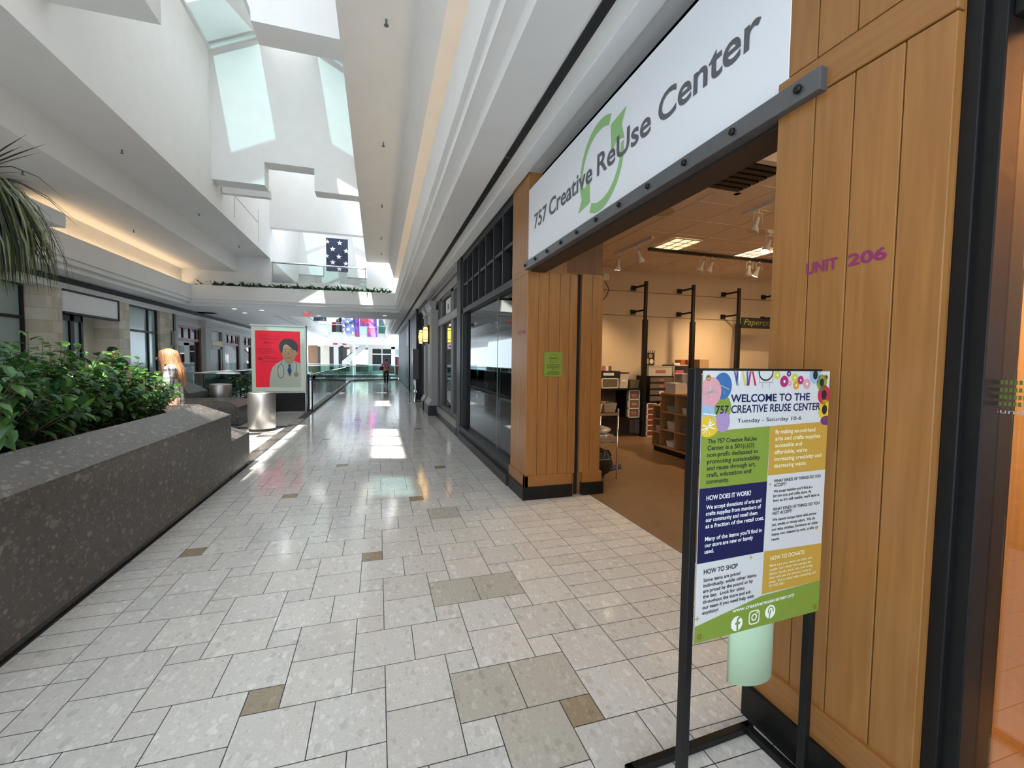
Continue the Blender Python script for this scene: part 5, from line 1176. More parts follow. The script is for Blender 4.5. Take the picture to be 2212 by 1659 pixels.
def spot(x_, y_, label, tilt=(0, 0), lit=0.0, zt=3.49):
    t = thing('track_spotlight', label, 'lamp', (x_, y_, zt-.25), 'track spotlights in the shop')
    ax = Vector((sin(tilt[0]), sin(tilt[1]), -1)).normalized(); a = Vector((x_, y_, zt-.10))
    b = MB(); b.tube([(x_, y_, zt), (x_, y_, zt-.04)], .018, 8); b.tube([(x_-.07, y_, zt-.04), (x_+.07, y_, zt-.04), (x_+.075, y_, zt-.16)], .006, 6); b.tube([(x_-.07, y_, zt-.04), (x_-.075, y_, zt-.16)], .006, 6); part('yoke', b, M['paper'], t)
    b = MB(); b.tube([a, a+ax*.10, a+ax*.13, a+ax*.19], [.028, .03, .045, .066], 16); part('head', b, M['paper'], t, smooth=True)
    b = MB(); e = a+ax*.192; u = ax.orthogonal().normalized(); w_ = ax.cross(u)
    b.add([e+u*.058*cos(2*pi*k/16)+w_*.058*sin(2*pi*k/16) for k in range(16)], [tuple(range(16))]); part('lens', b, mat('bulb', (.7, .6, .45), .3, emit=(1, .78, .45), es=lit) if lit else M['plastic'], t)
    if lit:
        ld_ = bpy.data.lights.new('spot_light', 'SPOT'); ld_.energy = lit*6; ld_.color = (1, .70, .38); ld_.spot_size = R(100); ld_.spot_blend = .8; ld_.shadow_soft_size = .05
        lo = bpy.data.objects.new('spot_light', ld_); COL.objects.link(lo); lo.parent = t; lo.location = (a+ax*.22)-t.location; lo.rotation_euler = ax.to_track_quat('-Z', 'Y').to_euler()
    return t
spot(4.15, 7.0, 'lit track spotlight near the left end of the back wall', (0, .25), 16); spot(4.15, 6.4, 'unlit track spotlight on the short white track', (.6, .3))
spot(5.66, 6.62, 'unlit track spotlight, left of the pair in the middle', (-.3, .2)); spot(5.86, 6.62, 'unlit track spotlight, right of the pair in the middle', (-.3, .2))
spot(6.72, 6.62, 'lit track spotlight, left of the right-hand pair', (.35, .5), 16); spot(6.95, 6.62, 'track spotlight, right of the right-hand pair', (-.2, .4), 9)
spot(5.62, 5.18, 'brightest lit track spotlight by the right jamb', (-.45, .0), 26); spot(4.62, 4.45, 'unlit track spotlight on the nearest white track', (-.3, .1))
cm = thing('wall_camera', 'small white device with a hanging cable at the left end of the back wall', 'camera', (4.4, 8.1, 3.0))
b = MB(); b.box(4.38, 4.52, 7.98, 8.245, 3.20, 3.34); part('body', b, M['paper'], cm, bevel=.02); b = MB(); b.tube([(4.5, 8.1, 3.2), (4.6, 8.12, 3.05), (4.55, 8.15, 2.9), (4.42, 8.2, 2.75)], .008, 6); part('cable', b, M['black'], cm)
spot(2.15, .35, 'added spotlight brightening the inside of the right-hand shop window display', (.1, .1), 150)  # lamp added to brighten the brown backing behind the right-hand glass
# ------------------------------------------------------------------ plants
GREENS = [leafmat('leaf_deep', (.030, .085, .022)), leafmat('leaf_mid', (.055, .14, .030)), leafmat('leaf_light', (.11, .22, .045)), leafmat('leaf_blue', (.035, .105, .055))]
STEM = colmat('bark', (.11, .075, .045), .8)
def leaf(b, p, d, up, L_, w_, mi, droop=.25):
    d = d.normalized(); s_ = d.cross(up); s_ = s_.normalized() if s_.length > 1e-4 else Vector((1, 0, 0)); n = s_.cross(d)
    P0 = p; P1 = p+d*L_*.30-n*L_*droop*.05; P2 = p+d*L_*.68-n*L_*droop*.30; P3 = p+d*L_*.98-n*L_*droop*.85
    f = n*w_*.16
    b.add([P0, P1, P2, P3, P1+s_*w_*.5+f, P2+s_*w_*.42+f, P1-s_*w_*.5+f, P2-s_*w_*.42+f], [(0, 1, 4), (1, 2, 5, 4), (2, 3, 5), (0, 6, 1), (1, 6, 7, 2), (2, 7, 3)], mi)
def shrub(x_, y_, z_, rx, ry, hz, n, label, weights=(3, 4, 2, 2), lf=(.09, .14), lean=(0, 0)):
    t = thing('shrub', label, 'plant', (x_, y_, z_))
    fb = MB(); sb_ = MB()
    for k in range(n):
        a = random.uniform(0, 2*pi); q = math.sqrt(random.random()); top = Vector((x_+rx*q*cos(a)+lean[0], y_+ry*q*sin(a)+lean[1], z_+hz*(1-.45*q*q)*random.uniform(.65, 1.05)))
        base = Vector((x_+.1*cos(a), y_+.1*sin(a), z_)); mid = (base+top)/2+Vector((0, 0, hz*.12)); path = []
        for i in range(7):
            u = i/6; path.append(base*(1-u)**2+mid*2*u*(1-u)+top*u*u)
        sb_.tube(path, [.008*(1-.7*i/6) for i in range(7)], 4, caps=False)
        tw = path[-1]-path[0]
        for i in range(18):
            u = .25+.75*i/17; j = min(5, int(u*6)); fr_ = u*6-j; p = path[j].lerp(path[j+1], fr_)
            dv = (path[j+1]-path[j]).normalized(); side = dv.cross(Vector((cos(i*2.4), sin(i*2.4), .3))).normalized()
            d = (dv*.45+side*1.0+Vector((0, 0, random.uniform(-.35, .25))))
            leaf(fb, p+side*.01, d, Vector((random.uniform(-.3, .3), random.uniform(-.3, .3), 1)), random.uniform(*lf), random.uniform(.042, .062), random.choices((0, 1, 2, 3), weights)[0], random.uniform(.1, .45))
    part('stems', sb_, STEM, t); part('foliage', fb, GREENS, t)
    return t
shrub(-2.50, 3.50, .72, .62, .70, .98, 84, 'bushy green shrub in the long planter, nearest to the viewer', lf=(.10, .15))
shrub(-3.35, 4.15, .72, .72, .70, 1.02, 76, 'green shrub in the long planter behind the nearest one on the left', (4, 3, 1, 3))
shrub(-2.72, 4.62, .72, .66, .62, .92, 80, 'dense shrub in the middle of the long planter', lf=(.08, .12))
shrub(-3.2, 5.38, .72, .68, .60, 1.02, 84, 'bright green sunlit shrub towards the far end of the planter', (1, 3, 5, 2), lf=(.08, .12))
shrub(-2.48, 5.40, .72, .45, .50, .86, 60, 'small bright shrub at the far end of the planter beside the woman', (1, 3, 5, 2), lf=(.07, .11))
shrub(-3.95, 5.0, .72, .6, .7, .95, 50, 'leafy shrub at the back of the long planter', (3, 4, 2, 2))
shrub(-3.0, 3.7, .72, .35, .35, 1.22, 9, 'thin tall sprig standing above the shrubs at the left edge', lf=(.11, .15))
# palm with a skirt of dry fronds, its crown cut by the left edge
pcx, pcy, pcz = -4.06, 6.0, 3.32
pt_ = thing('palm_tree', 'palm with a hanging skirt of dry fronds at the left edge', 'palm', (pcx, pcy, .72))
b = MB(); b.tube([(pcx, pcy, .72), (pcx+.02, pcy, 1.6), (pcx-.01, pcy, 2.5), (pcx, pcy, 3.35)], [.13, .11, .11, .12], 12); part('trunk', b, STEM, pt_, smooth=True)
pmats_ = [leafmat('frond_dark', (.030, .033, .016), .6), leafmat('frond_olive', (.10, .12, .035), .55), leafmat('frond_pale', (.24, .26, .13), .6), leafmat('frond_grey', (.16, .19, .15), .6)]
b = MB()
for k in range(950):
    a = random.uniform(0, 2*pi); r1 = random.uniform(.12, .76)*random.uniform(.8, 1.05); ztop = pcz+random.uniform(-.25, .12)-.25*r1; zb = ztop-random.uniform(.45, 1.0)*(.75+.5*r1)
    zb = max(zb, 2.20+random.uniform(0, .15)); w_ = random.uniform(.006, .015); o = Vector((pcx, pcy, pcz+.1)); u = Vector((cos(a), sin(a), 0)); s_ = Vector((-sin(a), cos(a), 0))*w_
    sw = random.uniform(-.12, .12)
    pts = [o+u*.05, o+u*r1*.55+Vector((0, 0, -.06)), o+u*r1*.88+Vector((0, 0, ztop-pcz-.22)), Vector((pcx, pcy, 0))+u*(r1*1.02)+Vector((0, 0, (ztop+zb)/2))+s_*8*sw, Vector((pcx, pcy, 0))+u*(r1*1.06)+Vector((0, 0, zb))+s_*18*sw]
    ws = [.5, 1, 1.1, .9, .1]; mi = random.choices((0, 1, 2, 3), (5, 4, 2, 3))[0]; vs = []
    for p, q in zip(pts, ws): vs += [p-s_*q, p+s_*q]
    b.add(vs, [(2*i, 2*i+1, 2*i+3, 2*i+2) for i in range(4)], mi)
part('frond_skirt', b, pmats_, pt_)
b = MB()
for k in range(46):
    a = random.uniform(0, 2*pi); el_ = random.uniform(.35, 1.35); L_ = random.uniform(.5, .85); d = Vector((cos(a)*cos(el_), sin(a)*cos(el_), sin(el_))); s_ = d.cross(Vector((0, 0, 1))).normalized()*.018; o = Vector((pcx, pcy, pcz+.02))
    vs = []; 
    for i, q in enumerate((.5, 1, .8, .05)):
        p = o+d*L_*i/3-Vector((0, 0, .10*(i/3)**2*(1.3-el_))); vs += [p-s_*q, p+s_*q]
    b.add(vs, [(2*i, 2*i+1, 2*i+3, 2*i+2) for i in range(3)], random.choice((0, 0, 1)))
for a, e_, L_ in ((-.2, .35, .95), (.1, .1, .9), (-.5, .05, .85), (.5, .25, .8)):
    u = Vector((cos(a), sin(a), 0)); pts = [Vector((pcx, pcy, pcz))+u*L_*q+Vector((0, 0, L_*(e_+.45)*q-L_*.95*q*q)) for q in (0, .25, .5, .75, 1)]
    b.tube(pts, [.008, .007, .006, .004, .001], 5, 0)
part('crown_fronds', b, pmats_, pt_)
# rosettes along the bridge trough
ros = []
for v in range(3):
    t = thing('trough_plant', 'dark leafy plant in the trough along the upper bridge', 'plant', (0, 0, 0), 'leafy plants in the trough of the upper bridge'); b = MB()
    for k in range(16):
        a = 2*pi*k/16*1.0+random.uniform(-.3, .3); e_ = random.uniform(.15, 1.25); d = Vector((cos(a)*cos(e_), sin(a)*cos(e_), sin(e_)))
        leaf(b, Vector((0, 0, .02)), d, Vector((0, 0, 1)), random.uniform(.18, .36), random.uniform(.06, .10), random.choices((0, 1, 3), (5, 2, 3))[0], .5)
    part('foliage', b, GREENS, t); ros.append(t)
k = 0; x_ = .45
while x_ > -6.6:
    loc = (x_, 19.16+max(0, .69-x_)*.095+random.uniform(-.08, .12), 4.29)
    if k < 3: ros[k].location = loc
    else: copy_tree(ros[k % 3], loc=loc).rotation_euler = (0, 0, random.uniform(0, 6))
    x_ -= random.uniform(.14, .24); k += 1
def bush(x_, y_, z_, r, h_, label):
    t = thing('potted_bush', label, 'plant', (x_, y_, z_)); b = MB(); b.lathe([(r*.45, z_), (r*.6, z_+.35)], (x_, y_, 0), 16); part('pot', b, M['granite_dark'], t); b = MB()
    for k in range(420):
        a = random.uniform(0, 2*pi); q = random.random()**.5; u = random.random(); rr = r*q*(1-.55*u); p = Vector((x_+rr*cos(a), y_+rr*sin(a), z_+.3+(h_-.3)*u))
        leaf(b, p, Vector((cos(a), sin(a), random.uniform(-.2, .6))), Vector((0, 0, 1)), random.uniform(.10, .2), .06, random.choices((0, 1, 3), (5, 1, 3))[0], .4)
    part('foliage', b, GREENS, t)
bush(-3.8, 14.15, 0, .38, 1.0, 'dark cone-shaped bush beside the rear steel bin'); bush(-4.75, 14.6, 0, .42, .52, 'low dark plant left of the rear steel bin')
bush(2.0, 35.9, -.35, .75, 1.2, 'round dark bush at the far end of the walkway on the right'); bush(-.9, 36.2, -.4, .8, 1.3, 'green bush behind the far railing')

# ------------------------------------------------------------------ people
def skin_mesh(name, verts, edges, root=0, sub=2):
    me = bpy.data.meshes.new(name); me.from_pydata([v[0] for v in verts], edges, []); o = bpy.data.objects.new(name, me); COL.objects.link(o)
    sk = o.modifiers.new('skin', 'SKIN'); sk.use_smooth_shade = True
    lay = me.skin_vertices[0].data
    for i, v in enumerate(verts):
        r_ = v[1]; lay[i].radius = r_ if isinstance(r_, tuple) else (r_, r_); lay[i].use_root = (i == root)
    ss = o.modifiers.new('sub', 'SUBSURF'); ss.levels = sub; ss.render_levels = sub
    bpy.context.view_layer.update()
    out = bpy.data.meshes.new_from_object(o.evaluated_get(bpy.context.evaluated_depsgraph_get()))
    b = MB(); b.add([tuple(v.co) for v in out.vertices], [tuple(p.vertices) for p in out.polygons])
    bpy.data.objects.remove(o); bpy.data.meshes.remove(me); bpy.data.meshes.remove(out)
    return b
def xf(b, loc, rz, s=1.0):
    c, s_ = cos(rz), sin(rz); b.v = [(loc[0]+s*(v[0]*c-v[1]*s_), loc[1]+s*(v[0]*s_+v[1]*c), loc[2]+s*v[2]) for v in b.v]; return b
class Sk:
    def __init__(s): s.v = []; s.e = []
    def chain(s, pts, start=None):
        prev = start
        for p, r_ in pts:
            s.v.append((p, r_)); i = len(s.v)-1
            if prev is not None: s.e.append((prev, i))
            prev = i
        return prev
    def mesh(s, sub=2): return skin_mesh('figure', s.v, s.e, 0, sub)
def hand(s, wrist, hp, d, n):
    """palm and five fingers from a wrist vertex: d along the hand, n palm normal"""
    d = Vector(d).normalized(); n = Vector(n).normalized(); w_ = d.cross(n); hp = Vector(hp)
    pm__ = s.chain([(hp+d*.045, (.036, .016)), (hp+d*.085, (.040, .014))], wrist)
    for k, (off, ln) in enumerate(((.030, .070), (.010, .080), (-.011, .074), (-.031, .058))):
        q = hp+d*.092+w_*off
        s.chain([(q, .0095), (q+d*ln*.5+n*.012, .0088), (q+d*ln*.85+n*.036, .0078)], pm__)
    q = hp+d*.03+w_*.036
    s.chain([(q, .012), (q+d*.035+w_*.022+n*.012, .010), (q+d*.068+w_*.020+n*.028, .0085)], pm__-1)
# woman at the planter: faces local +y, head bowed, forearms raised holding a phone
wo = thing('person', 'woman with long auburn hair and plaid shirt looking down at a phone', 'person', (-2.78, 7.32, 0))
wl_, wr_ = (-2.78, 7.32, 0), R(98)
s = Sk()
h0 = s.chain([((0, 0, .98), (.145, .115)), ((0, .005, 1.12), (.125, .095)), ((0, .01, 1.28), (.150, .105)), ((0, .005, 1.385), (.125, .075)), ((0, .02, 1.435), .052), ((0, .055, 1.475), .048), ((0, .075, 1.51), (.062, .075)), ((0, .085, 1.555), (.074, .092)), ((0, .075, 1.60), (.060, .075)), ((0, .065, 1.63), (.03, .04))])
fc = s.chain([((0, .125, 1.475), (.04, .035))], 6)
for sd_ in (-1, 1):
    a = s.chain([((sd_*.165, .0, 1.365), .055), ((sd_*.20, .02, 1.22), .047), ((sd_*.205, .05, 1.09), .042), ((sd_*.14, .20, 1.10), .036), ((sd_*.075, .30, 1.135), .027)], 3)
    hand(s, a, (sd_*.075, .30, 1.135), (-sd_*.35, 1, .25), (-sd_*.4, 0, 1))
    s.chain([((sd_*.09, 0, .88), .085), ((sd_*.095, .01, .70), .075), ((sd_*.095, .015, .50), .055), ((sd_*.095, -.005, .28), .050), ((sd_*.095, -.015, .09), .036), ((sd_*.095, .06, .035), (.038, .03)), ((sd_*.10, .14, .025), (.036, .022))], 0)
part('body', xf(s.mesh(), wl_, wr_), M['skin'], wo, smooth=True)
fb_ = MB()
for sd_ in (-1, 1): fb_.sphere((sd_*.027, .172, 1.535), .012, .008, .007, 8, 6)
part('eyes', xf(fb_, wl_, wr_), M['ink'], wo, smooth=True)
fb_ = MB(); fb_.sphere((0, .185, 1.512), .012, .018, .020, 8, 6); fb_.sphere((0, .168, 1.482), .022, .010, .006, 8, 6); part('nose_and_mouth', xf(fb_, wl_, wr_), colmat('lip', (.42, .18, .14), .5), wo, smooth=True)
s = Sk()   # shirt
s.chain([((0, 0, .80), (.165, .125)), ((0, 0, .92), (.160, .125)), ((0, .005, 1.12), (.148, .115)), ((0, .01, 1.28), (.165, .118)), ((0, .0, 1.385), (.140, .085)), ((0, .015, 1.425), (.062, .058))])
for sd_ in (-1, 1): s.chain([((sd_*.165, .0, 1.365), .070), ((sd_*.205, .02, 1.22), .064), ((sd_*.212, .05, 1.09), .060), ((sd_*.165, .16, 1.085), .052)], 4)
def plaidmat():
    m_, t, p, L = nt('plaid_cloth'); N = t.nodes; g = N.new('ShaderNodeTexCoord'); sp = N.new('ShaderNodeSeparateXYZ'); L.new(g.outputs['Object'], sp.inputs[0]); cur = None
    ad = N.new('ShaderNodeMath'); ad.operation = 'ADD'; L.new(sp.outputs[0], ad.inputs[0]); L.new(sp.outputs[1], ad.inputs[1])
    base = (.62, .60, .58, 1)
    for src, k, w_, col, f in ((ad.outputs[0], 9.5, .36, (.085, .07, .075, 1), .75), (sp.outputs[2], 9.0, .34, (.085, .07, .075, 1), .65), (ad.outputs[0], 19, .14, (.80, .76, .66, 1), .8), (sp.outputs[2], 18, .12, (.80, .76, .66, 1), .7)):
        mu = N.new('ShaderNodeMath'); mu.operation = 'MULTIPLY'; mu.inputs[1].default_value = k; L.new(src, mu.inputs[0]); fr_ = N.new('ShaderNodeMath'); fr_.operation = 'FRACT'; L.new(mu.outputs[0], fr_.inputs[0])
        lt = N.new('ShaderNodeMath'); lt.operation = 'LESS_THAN'; lt.inputs[1].default_value = w_; L.new(fr_.outputs[0], lt.inputs[0]); am = N.new('ShaderNodeMath'); am.operation = 'MULTIPLY'; am.inputs[1].default_value = f; L.new(lt.outputs[0], am.inputs[0])
        mx = N.new('ShaderNodeMixRGB'); L.new(am.outputs[0], mx.inputs[0]); mx.inputs[2].default_value = col
        if cur is None: mx.inputs[1].default_value = base
        else: L.new(cur, mx.inputs[1])
        cur = mx.outputs[0]
    L.new(cur, p.inputs['Base Color']); p.inputs['Roughness'].default_value = .8; return m_
part('shirt', xf(s.mesh(), wl_, wr_), plaidmat(), wo, 'open plaid shirt', smooth=True)
s = Sk(); s.chain([((0, 0, .97), (.150, .12)), ((0, 0, .90), (.148, .12))])
for sd_ in (-1, 1): s.chain([((sd_*.09, 0, .84), .095), ((sd_*.095, .01, .66), .085), ((sd_*.095, .01, .48), .068), ((sd_*.095, -.005, .26), .066), ((sd_*.095, -.01, .09), .062)], 1)
part('trousers', xf(s.mesh(), wl_, wr_), colmat('light_denim', (.30, .31, .33), .8), wo, smooth=True)
b = MB(); b.sphere((0, .055, 1.555), .092, .112, .098, 18, 12)
b.v = [(v[0], min(v[1], .135+.25*(v[2]-1.56)) if v[2] > 1.56 else min(v[1], .075), v[2]) for v in b.v]
for k in range(150):
    a = random.uniform(.16, 1.0)*pi*random.choice((-1, 1)); u = Vector((sin(a), -cos(a)*-1, 0)); u = Vector((sin(a), cos(a), 0))
    fr_ = abs(a)/pi; zend = 1.13+.16*(1-fr_)+random.uniform(-.03, .08); r_ = random.uniform(.86, 1.04)
    p0 = Vector((.02*sin(a), .055+.02*cos(a), 1.652-.01*random.random())); p1 = Vector((u.x*.078*r_, .055+u.y*.098*r_, 1.615)); p2 = Vector((u.x*.098*r_, .05+u.y*.115*r_, 1.55)); p3 = Vector((u.x*.105*r_, .03+u.y*.112*r_, 1.46))
    back = Vector((u.x*.12, -.04+u.y*.085, 1.36)); p4 = back if fr_ > .35 else Vector((u.x*.115, .055+u.y*.07, 1.36)); p5 = Vector((u.x*.125+random.uniform(-.015, .015), (-.085+u.y*.05) if fr_ > .35 else .07+u.y*.05, 1.25)); p6 = Vector((u.x*.105, (-.105+u.y*.03) if fr_ > .35 else .075, zend))
    b.tube([p0, p1, p2, p3, p4, p5, p6], [.007, .013, .014, .014, .013, .010, .002], 6)
part('hair', xf(b, wl_, wr_), M['hair'], wo, 'long auburn hair', smooth=True)
b = MB(); b.box(-.04, .04, .385, .395, 1.13, 1.27); b.v = [(v[0], v[1]+(v[2]-1.2)*.7, v[2]) for v in b.v]
ph_ = xf(b, wl_, wr_); solo('phone', ph_, M['black'], 'dark phone held by the woman in the plaid shirt', 'phone')
# distant shopper walking away
sp_ = thing('person', 'shopper in a pink top and black leggings walking away with two bags', 'person', (.47, 27.6, 0)); L0, R0 = (.47, 27.6, 0), 0.0
s = Sk(); s.chain([((0, 0, .95), (.15, .12)), ((0, 0, 1.1), (.125, .10)), ((0, 0, 1.27), (.155, .11)), ((0, 0, 1.36), (.12, .075)), ((0, .01, 1.42), .05), ((0, .02, 1.47), .05), ((0, .02, 1.53), (.075, .09)), ((0, .02, 1.58), (.06, .075))])
for sd_ in (-1, 1):
    a = s.chain([((sd_*.175, 0, 1.33), .052), ((sd_*.22, 0, 1.19), .045), ((sd_*.235, .02, 1.06), .038), ((sd_*.20, .12, .95), .030)], 3); hand(s, a, (sd_*.20, .12, .95), (0, .5, -1), (-sd_, 0, .2))
    fw_ = .16*sd_; s.chain([((sd_*.085, 0, .86), .088), ((sd_*.085, fw_*.5, .50), .062), ((sd_*.075, fw_*.6-.05*(sd_ < 0), .28), .052), ((sd_*.07, fw_*.7-.10*(sd_ < 0), .09), .036), ((sd_*.07, fw_*.7+.02, .035), (.036, .028)), ((sd_*.07, fw_*.7+.10, .025), (.034, .02))], 0)
part('body', xf(s.mesh(), L0, R0), M['skin'], sp_, smooth=True)
s = Sk(); s.chain([((0, 0, .93), (.165, .135)), ((0, 0, 1.1), (.14, .115)), ((0, 0, 1.27), (.168, .122)), ((0, 0, 1.365), (.135, .085))])
for sd_ in (-1, 1): s.chain([((sd_*.175, 0, 1.335), .064), ((sd_*.225, 0, 1.18), .058)], 3)
part('top', xf(s.mesh(), L0, R0), colmat('pink_top', (.50, .17, .24), .8), sp_, 'pink top', smooth=True)
s = Sk(); s.chain([((0, 0, .95), (.155, .125)), ((0, 0, .88), (.155, .125))])
for sd_ in (-1, 1):
    fw_ = .16*sd_; s.chain([((sd_*.085, 0, .82), .096), ((sd_*.085, fw_*.5, .50), .068), ((sd_*.075, fw_*.6-.05*(sd_ < 0), .28), .058), ((sd_*.07, fw_*.7-.10*(sd_ < 0), .12), .042)], 1)
part('leggings', xf(s.mesh(), L0, R0), M['black_matte'], sp_, smooth=True)
s = Sk(); s.chain([((0, .0, 1.60), (.082, .09)), ((0, -.01, 1.55), (.088, .095)), ((0, -.03, 1.47), (.07, .06))]); part('hair', xf(s.mesh(), L0, R0), M['hair_dark'], sp_, smooth=True)
bg1 = thing('tote_bag', 'grey tote bag on the right shoulder of the walking shopper', 'bag', (.76, 27.6, .72)); b = MB(); b.prism([(.60, .72), (.98, .70), (.92, 1.12), (.66, 1.12)], 'y', 27.52, 27.68); part('body', b, colmat('grey_tote', (.30, .28, .25), .7), bg1, bevel=.03)
b = MB(); b.tube([(.69, 27.6, 1.12), (.66, 27.6, 1.40), (.84, 27.6, 1.12)], .012, 6); part('strap', b, M['black_matte'], bg1)
bg2 = thing('shoulder_bag', 'dark red shoulder bag on the left side of the walking shopper', 'bag', (.2, 27.6, .93)); b = MB(); b.sphere((.20, 27.58, 1.03), .13, .08, .13, 14, 10); part('body', b, colmat('maroon_bag', (.09, .012, .03), .5), bg2, smooth=True)
b = MB(); b.tube([(.12, 27.58, 1.1), (.30, 27.6, 1.40), (.28, 27.56, 1.1)], .01, 6); part('strap', b, M['black_matte'], bg2)
# man in a cap behind the shrubs (only the cap and brow clear the leaves)
mp_ = thing('person', 'man in a black cap behind the shrubs, mostly hidden', 'person', (-5.7, 12.0, 0)); L1, R1 = (-5.7, 12.0, 0), R(200)
s = Sk(); s.chain([((0, 0, .98), (.17, .13)), ((0, 0, 1.2), (.16, .12)), ((0, 0, 1.36), (.19, .12)), ((0, 0, 1.45), (.13, .08)), ((0, .01, 1.51), .058), ((0, .02, 1.56), .06), ((0, .03, 1.62), (.08, .095)), ((0, .03, 1.68), (.075, .09))])
for sd_ in (-1, 1):
    a = s.chain([((sd_*.20, 0, 1.42), .06), ((sd_*.25, 0, 1.22), .05), ((sd_*.26, .03, 1.02), .042), ((sd_*.26, .10, .82), .032)], 3); hand(s, a, (sd_*.26, .10, .82), (0, .3, -1), (-sd_, 0, 0))
    s.chain([((sd_*.10, 0, .88), .095), ((sd_*.10, .01, .50), .065), ((sd_*.10, -.01, .09), .042), ((sd_*.10, .06, .04), (.04, .03)), ((sd_*.10, .15, .028), (.038, .022))], 0)
part('body', xf(s.mesh(), L1, R1), M['skin'], mp_, smooth=True)
s = Sk(); s.chain([((0, 0, .94), (.18, .14)), ((0, 0, 1.2), (.172, .132)), ((0, 0, 1.36), (.20, .132)), ((0, 0, 1.46), (.14, .09))])
for sd_ in (-1, 1): s.chain([((sd_*.20, 0, 1.42), .072), ((sd_*.255, 0, 1.20), .064)], 3)
part('shirt', xf(s.mesh(), L1, R1), colmat('dark_shirt', (.04, .04, .05), .8), mp_, smooth=True)
b = MB(); b.sphere((0, .03, 1.675), .098, .112, .088, 16, 10); b.v = [(v[0], v[1], max(v[2], 1.655)) for v in b.v]; b.prism([(-.07, .10), (-.05, .2), (.05, .2), (.07, .10)], 'z', 1.655, 1.665); part('cap', xf(b, L1, R1), colmat('black_cap', (.012, .012, .018), .7), mp_, 'black cap', smooth=True)
s = Sk(); s.chain([((0, 0, .96), (.175, .135)), ((0, 0, .9), (.172, .132))])
for sd_ in (-1, 1): s.chain([((sd_*.10, 0, .84), .102), ((sd_*.10, .01, .50), .078), ((sd_*.10, -.01, .10), .068)], 1)
part('trousers', xf(s.mesh(), L1, R1), colmat('dark_trousers', (.03, .03, .04), .8), mp_, smooth=True)

# ------------------------------------------------------------------ flags, far shop fronts
def flag(name, label, x0_, x1_, y_, z0_, z1_, mats, stars=(), blocks=(), rod=True, group=None, sag=.08):
    t = thing(name, label, 'flag', ((x0_+x1_)/2, y_, z0_), group); b = MB(); n = 14; W_ = x1_-x0_
    def yy(u, v): return y_+sag*sin(u*9+v*2)*(1-.4*v)
    for (u0, u1, v0, v1, mi) in [(0, 1, 0, 1, 0), *blocks]:
        k0 = max(1, int(n*(u1-u0))); lf = 0 if mi == 0 else -.012
        for i in range(k0):
            a, c = u0+(u1-u0)*i/k0, u0+(u1-u0)*(i+1)/k0
            b.quad((x0_+W_*a, yy(a, v0)+lf, z0_+(z1_-z0_)*v0), (x0_+W_*c, yy(c, v0)+lf, z0_+(z1_-z0_)*v0), (x0_+W_*c, yy(c, v1)+lf, z0_+(z1_-z0_)*v1), (x0_+W_*a, yy(a, v1)+lf, z0_+(z1_-z0_)*v1), mi)
    part('cloth', b, mats, t)
    if stars:
        b = MB()
        for u, v, r_ in stars: b.poly2d(star2d(0, 0, r_), (x0_+W_*u, yy(u, v)-.03, z0_+(z1_-z0_)*v), (1, 0, 0), (0, 0, 1), 0)
        part('stars', b, M['paper'], t)
    if rod: b = MB(); b.tube([(x0_-.03, y_, z1_), (x1_+.03, y_, z1_)], .015, 6); part('rod', b, M['steel'], t)
    return t
navyf = colmat('flag_navy', (.020, .024, .055), .7, var=.5, scale=3); bluef = colmat('flag_blue', (.06, .09, .22), .7, var=.4, scale=2); redf = colmat('flag_red', (.55, .03, .06), .7); pinkf = colmat('flag_pink', (.75, .10, .20), .7, var=.4, scale=2); violet = colmat('flag_violet', (.30, .13, .55), .7, var=.5, scale=2); greyf = colmat('flag_grey', (.45, .45, .47), .7)
flag('star_banner', 'navy banner with pale stars hanging above the upper bridge', -2.30, -1.34, 22.3, 5.68, 7.22, [navyf], [(.06, .88, .11), (.62, .87, .13), (.30, .67, .13), (.92, .64, .13), (.58, .45, .13), (.04, .45, .10), (.30, .27, .13), (.90, .26, .13), (.60, .08, .13)], sag=.02)
FY = 44.8
sts = [(.12, .93, .2), (.78, .93, .2), (.45, .70, .2), (.15, .47, .2), (.82, .47, .2), (.48, .24, .2), (.1, .25, .18), (.2, .04, .18), (.85, .05, .18)]
flag('star_banner', 'blue banner with white stars on the far balcony', -3.30, -2.12, FY, 4.06, 5.62, [bluef, redf], sts)
flag('red_banner', 'red and violet banner beside the starred banner', -2.12, -1.70, FY-.05, 3.75, 5.60, [violet, pinkf], (), [(0, .6, 0, .22, 1)])
flag('red_banner', 'wide pink-red banner with violet lower edge above the far rail', -1.68, -.10, FY-.05, 4.78, 5.55, [violet, pinkf], (), [(0, .7, .25, 1, 1)])
flag('red_banner', 'square pink-red banner with violet edges hanging below the far rail', -1.0, -.05, FY-.1, 3.78, 4.72, [violet, pinkf], (), [(.08, .75, .2, .95, 1)])
flag('striped_flag', 'red and grey striped flag at the right end of the far balcony', 1.05, 2.3, FY, 4.15, 5.1, [redf, greyf], (), [(.48, .82, 0, 1, 1)])
flag('striped_flag', 'red and grey striped flag at the left end of the far balcony', -4.25, -3.35, FY+.6, 4.2, 5.15, [redf, greyf], (), [(.4, .8, 0, 1, 1)])
flag('star_banner', 'faded blue starred banner at the left of the far balcony', -4.9, -3.95, 38, 4.6, 5.9, [colmat('flag_faded', (.13, .18, .27), .7, var=.4, scale=2)], [(.7, .7, .17), (.3, .3, .17), (.75, .1, .15)])
flag('striped_flag', 'small red and white bunting hung under the far balcony', -4.1, -2.9, FY, 2.95, 3.12, [redf, M['paper']], (), [(.35, .7, 0, 1, 1)])
